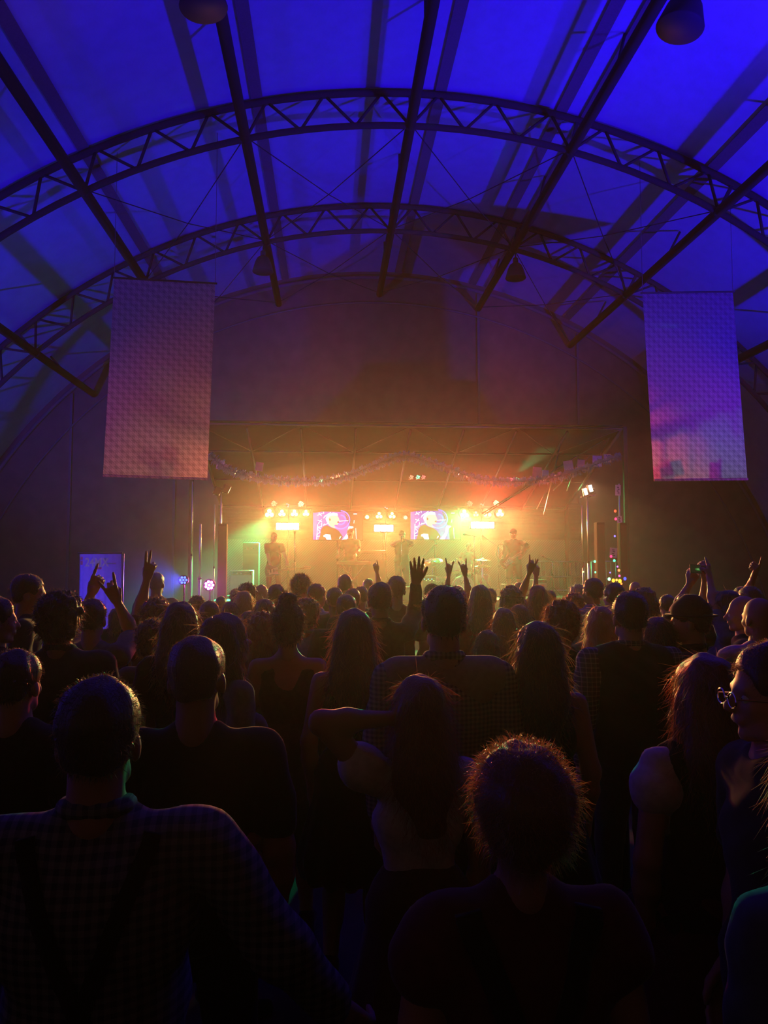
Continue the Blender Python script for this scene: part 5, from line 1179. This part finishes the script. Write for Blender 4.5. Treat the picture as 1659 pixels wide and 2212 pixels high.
def text(s_, x, z, size, m, par, y=-.035, nm='lettering'):
    fc = bpy.data.curves.new(nm, 'FONT'); fc.body = s_; fc.size = size; fc.extrude = .001; fc.offset = .003; fc.materials.append(m); fo = text_mesh(fc, nm); fo.parent = par; fo.location = (x, y, z); fo.rotation_euler = (math.pi/2, 0, 0); return fo
text('24MX', Wb*.17, ztb-.22, .21, m_ink, t)
b = MB(); b.box((Wb*.09, -.034, ztb-.08), (.045, .003, .05)); b.box((Wb*.09, -.034, ztb-.16), (.05, .003, .07)); b.box((Wb*.5, -.034, ztb-.25), (.14, .003, .04)); b.build('pink_mark', m_inkp, t)
b = MB(); b.box((Wb*.66, -.034, ztb-.10), (.03, .003, .06)); b.box((Wb*.78, -.034, ztb-.17), (.24, .003, .022)); b.build('small_print', mat('faded_print', (.3, .28, .45), .6), t)
# blue-lit crate below the banner
t = empty('crate', at(262, 1440, 11.2)); t.location.z = 0; tag(t, 'blue-lit slatted crate below the blue banner', 'crate')
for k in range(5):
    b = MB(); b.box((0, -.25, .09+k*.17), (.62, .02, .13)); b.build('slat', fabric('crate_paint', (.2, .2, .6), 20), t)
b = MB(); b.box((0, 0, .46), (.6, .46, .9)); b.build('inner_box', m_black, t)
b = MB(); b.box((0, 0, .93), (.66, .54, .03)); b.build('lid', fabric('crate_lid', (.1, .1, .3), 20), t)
o = lamp('SPOT', 'crate_wash', (-2.9, 9.0, 2.6), 400, (.04, .02, 1), (t.location.x+.1, 12.0, 1.1), .05, 38, .7); bpy.data.objects.remove(o)
# phone and mugs held up in the crowd
p = at(1508, 1229, 6.28); t = empty('smartphone', p); t.rotation_euler = (R_(-8), R_(3), R_(6)); tag(t, 'smartphone held up sideways, filming the stage', 'phone')
b = MB(); b.box((0, 0, 0), (.148, .009, .072)); b.build('case', m_black, t, bevel=.003)
b = MB(); b.box((0, -.0052, 0), (.138, .001, .064)); b.build('display', em('phone_dark', (.010, .012, .006), 1.), t)
b = MB(); b.ell((0, -.0056, -.004), (.032, .001, .011), 14, 6); b.cur = 1; b.ell((0, -.0062, -.003), (.018, .001, .004), 12, 6); b.build('stage_picture', [em('phone_green', (.03, .16, .03), 1.), em('phone_pale', (.22, .4, .15), 1.)], t)
m_glass = mat('clear_glass', (.9, .9, .95), .05, 0, spec=.6, trans=1.)
def mug(px, py, Y, label):
    p = at(px, py, Y); t = empty('beer_mug', p-Vector((0, 0, .09))); t.scale = (.8,)*3; tag(t, label, 'mug', 'beer mugs')
    b = MB(); b.lathe((0, 0, 0), [(.036, 0), (.040, .01), (.040, .15), (.042, .165), (.037, .165), (.035, .02), (.005, .018)], 12); b.build('glass', m_glass, t)
    b = MB(); b.lathe((0, 0, .02), [(.034, 0), (.034, .10)], 12); b.build('beer', mat('beer', (.6, .3, .05), .2), t)
    b = MB(); b.tube([(.038, 0, .14), (.075, 0, .135), (.08, 0, .06), (.04, 0, .035)], .008, 8); b.build('handle', m_glass, t, True)
mug(104, 1376, 4.7, 'glass beer mug with red glints, left of the pair in the shade')
mug(130, 1373, 4.6, 'glass beer mug with green glints, right of the pair in the shade')
mug(46, 1440, 3.7, 'glass beer mug lower at the left edge')
# small moving coloured dots thrown on roof and banners by a mirror-effect light on the nearest truss
fx = empty('mirror_ball_light', (1.65, 5.0, 9.6)); tag(fx, 'multi-beam effect light hung from the ridge purlin, above the frame', 'stage light')
b = MB(); b.ell((0, 0, 0), (.16, .16, .16), 16, 10); b.build('lens_dome', m_chrome, fx, True)
b = MB(); b.tube([(0, 0, .1), (-.06, 0, 1.5)], .02, 6); b.build('hanger', m_bm, fx)
def dot(px, py, c_, pw, an=1.5, Y=None):
    if Y is None:
        d = at(px, py, 1.0)-Vector((0, 0, CAMH)); o0 = Vector((0, 0, CAMH)); k = 1.
        while True:
            q = o0+d*k
            if math.hypot(q.x-TX, q.z-TZ) > RM-.1 or q.y > 25.9: break
            k += .1
    else: q = at(px, py, Y)
    src = fx.location+(q-fx.location).normalized()*.22
    o = lamp('SPOT', 'dot_beam', src, pw, c_, q, .01, an, .5); o.parent = fx; o.location = src-fx.location
for a_ in ((1083, 318, (.1, .7, .8), 500, 1.7), (900, 407, (.1, .6, .7), 400, 1.7), (1533, 730, (.05, .05, 1), 900, 2.2, 16.4), (1508, 962, (1, .02, .04), 800, 1.9, 16.4), (350, 820, (.1, .8, .35), 260, 2.9, 16.3), (278, 922, (.2, .7, .2), 220, 3.2, 16.2), (340, 948, (.2, .2, 1), 320, 2.6, 16.3), (378, 360, (1, .1, .3), 120, 1.6), (572, 305, (.1, .1, 1), 600, 1.5), (1090, 772, (1, .1, .1), 260, 1.5)):
    dot(*a_)
# ---------------- haze ----------------
b = MB(); n = len(ring)
V = [(TX+(p.x-TX)*.999, Y0+.01, p.z*.999) for p in ring]+[(TX+(p.x-TX)*.999, Y1-.01, p.z*.999) for p in ring]
b.add(V, [tuple(range(n)), tuple(range(n, 2*n))[::-1]]+[(i, n+i, n+(i+1) % n, (i+1) % n) for i in range(n)])
mh = bpy.data.materials.new('stage_haze'); mh.use_nodes = True; nt = mh.node_tree; nt.nodes.remove(nt.nodes['Principled BSDF'])
vs = nt.nodes.new('ShaderNodeVolumeScatter'); vs.inputs['Density'].default_value = HAZE; vs.inputs['Anisotropy'].default_value = .80
vs.inputs['Color'].default_value = (1, 1, 1, 1)
nt.links.new(vs.outputs[0], nt.nodes['Material Output'].inputs['Volume'])
hz = b.build('haze', mh)
import bmesh
bm = bmesh.new(); bm.from_mesh(hz.data); bmesh.ops.recalc_face_normals(bm, faces=bm.faces); bm.to_mesh(hz.data); bm.free()
hz['kind'] = 'stuff'; hz['label'] = 'stage fog hanging in the whole tent'; hz['category'] = 'haze'

# denser fog added over the stage, shaped to keep the lamp glow low
mh2 = mh.copy(); mh2.name = 'added_stage_fog'; mh2.node_tree.nodes['Volume Scatter'].inputs['Density'].default_value = HAZE_STAGE; mh2.node_tree.nodes['Volume Scatter'].inputs['Anisotropy'].default_value = .6
b = MB(); b.ell((at(860, 1100, 22.5).x, 19.5, .6), (8.4, 6.4, 4.1), 32, 18)
o = b.build('added_stage_fog', mh2); bm = bmesh.new(); bm.from_mesh(o.data); bmesh.ops.remove_doubles(bm, verts=bm.verts, dist=1e-4); bmesh.ops.recalc_face_normals(bm, faces=bm.faces); bm.to_mesh(o.data); bm.free()
o['kind'] = 'stuff'; o['label'] = 'denser fog added to hold the lamp glow around the band on the stage'; o['category'] = 'haze'
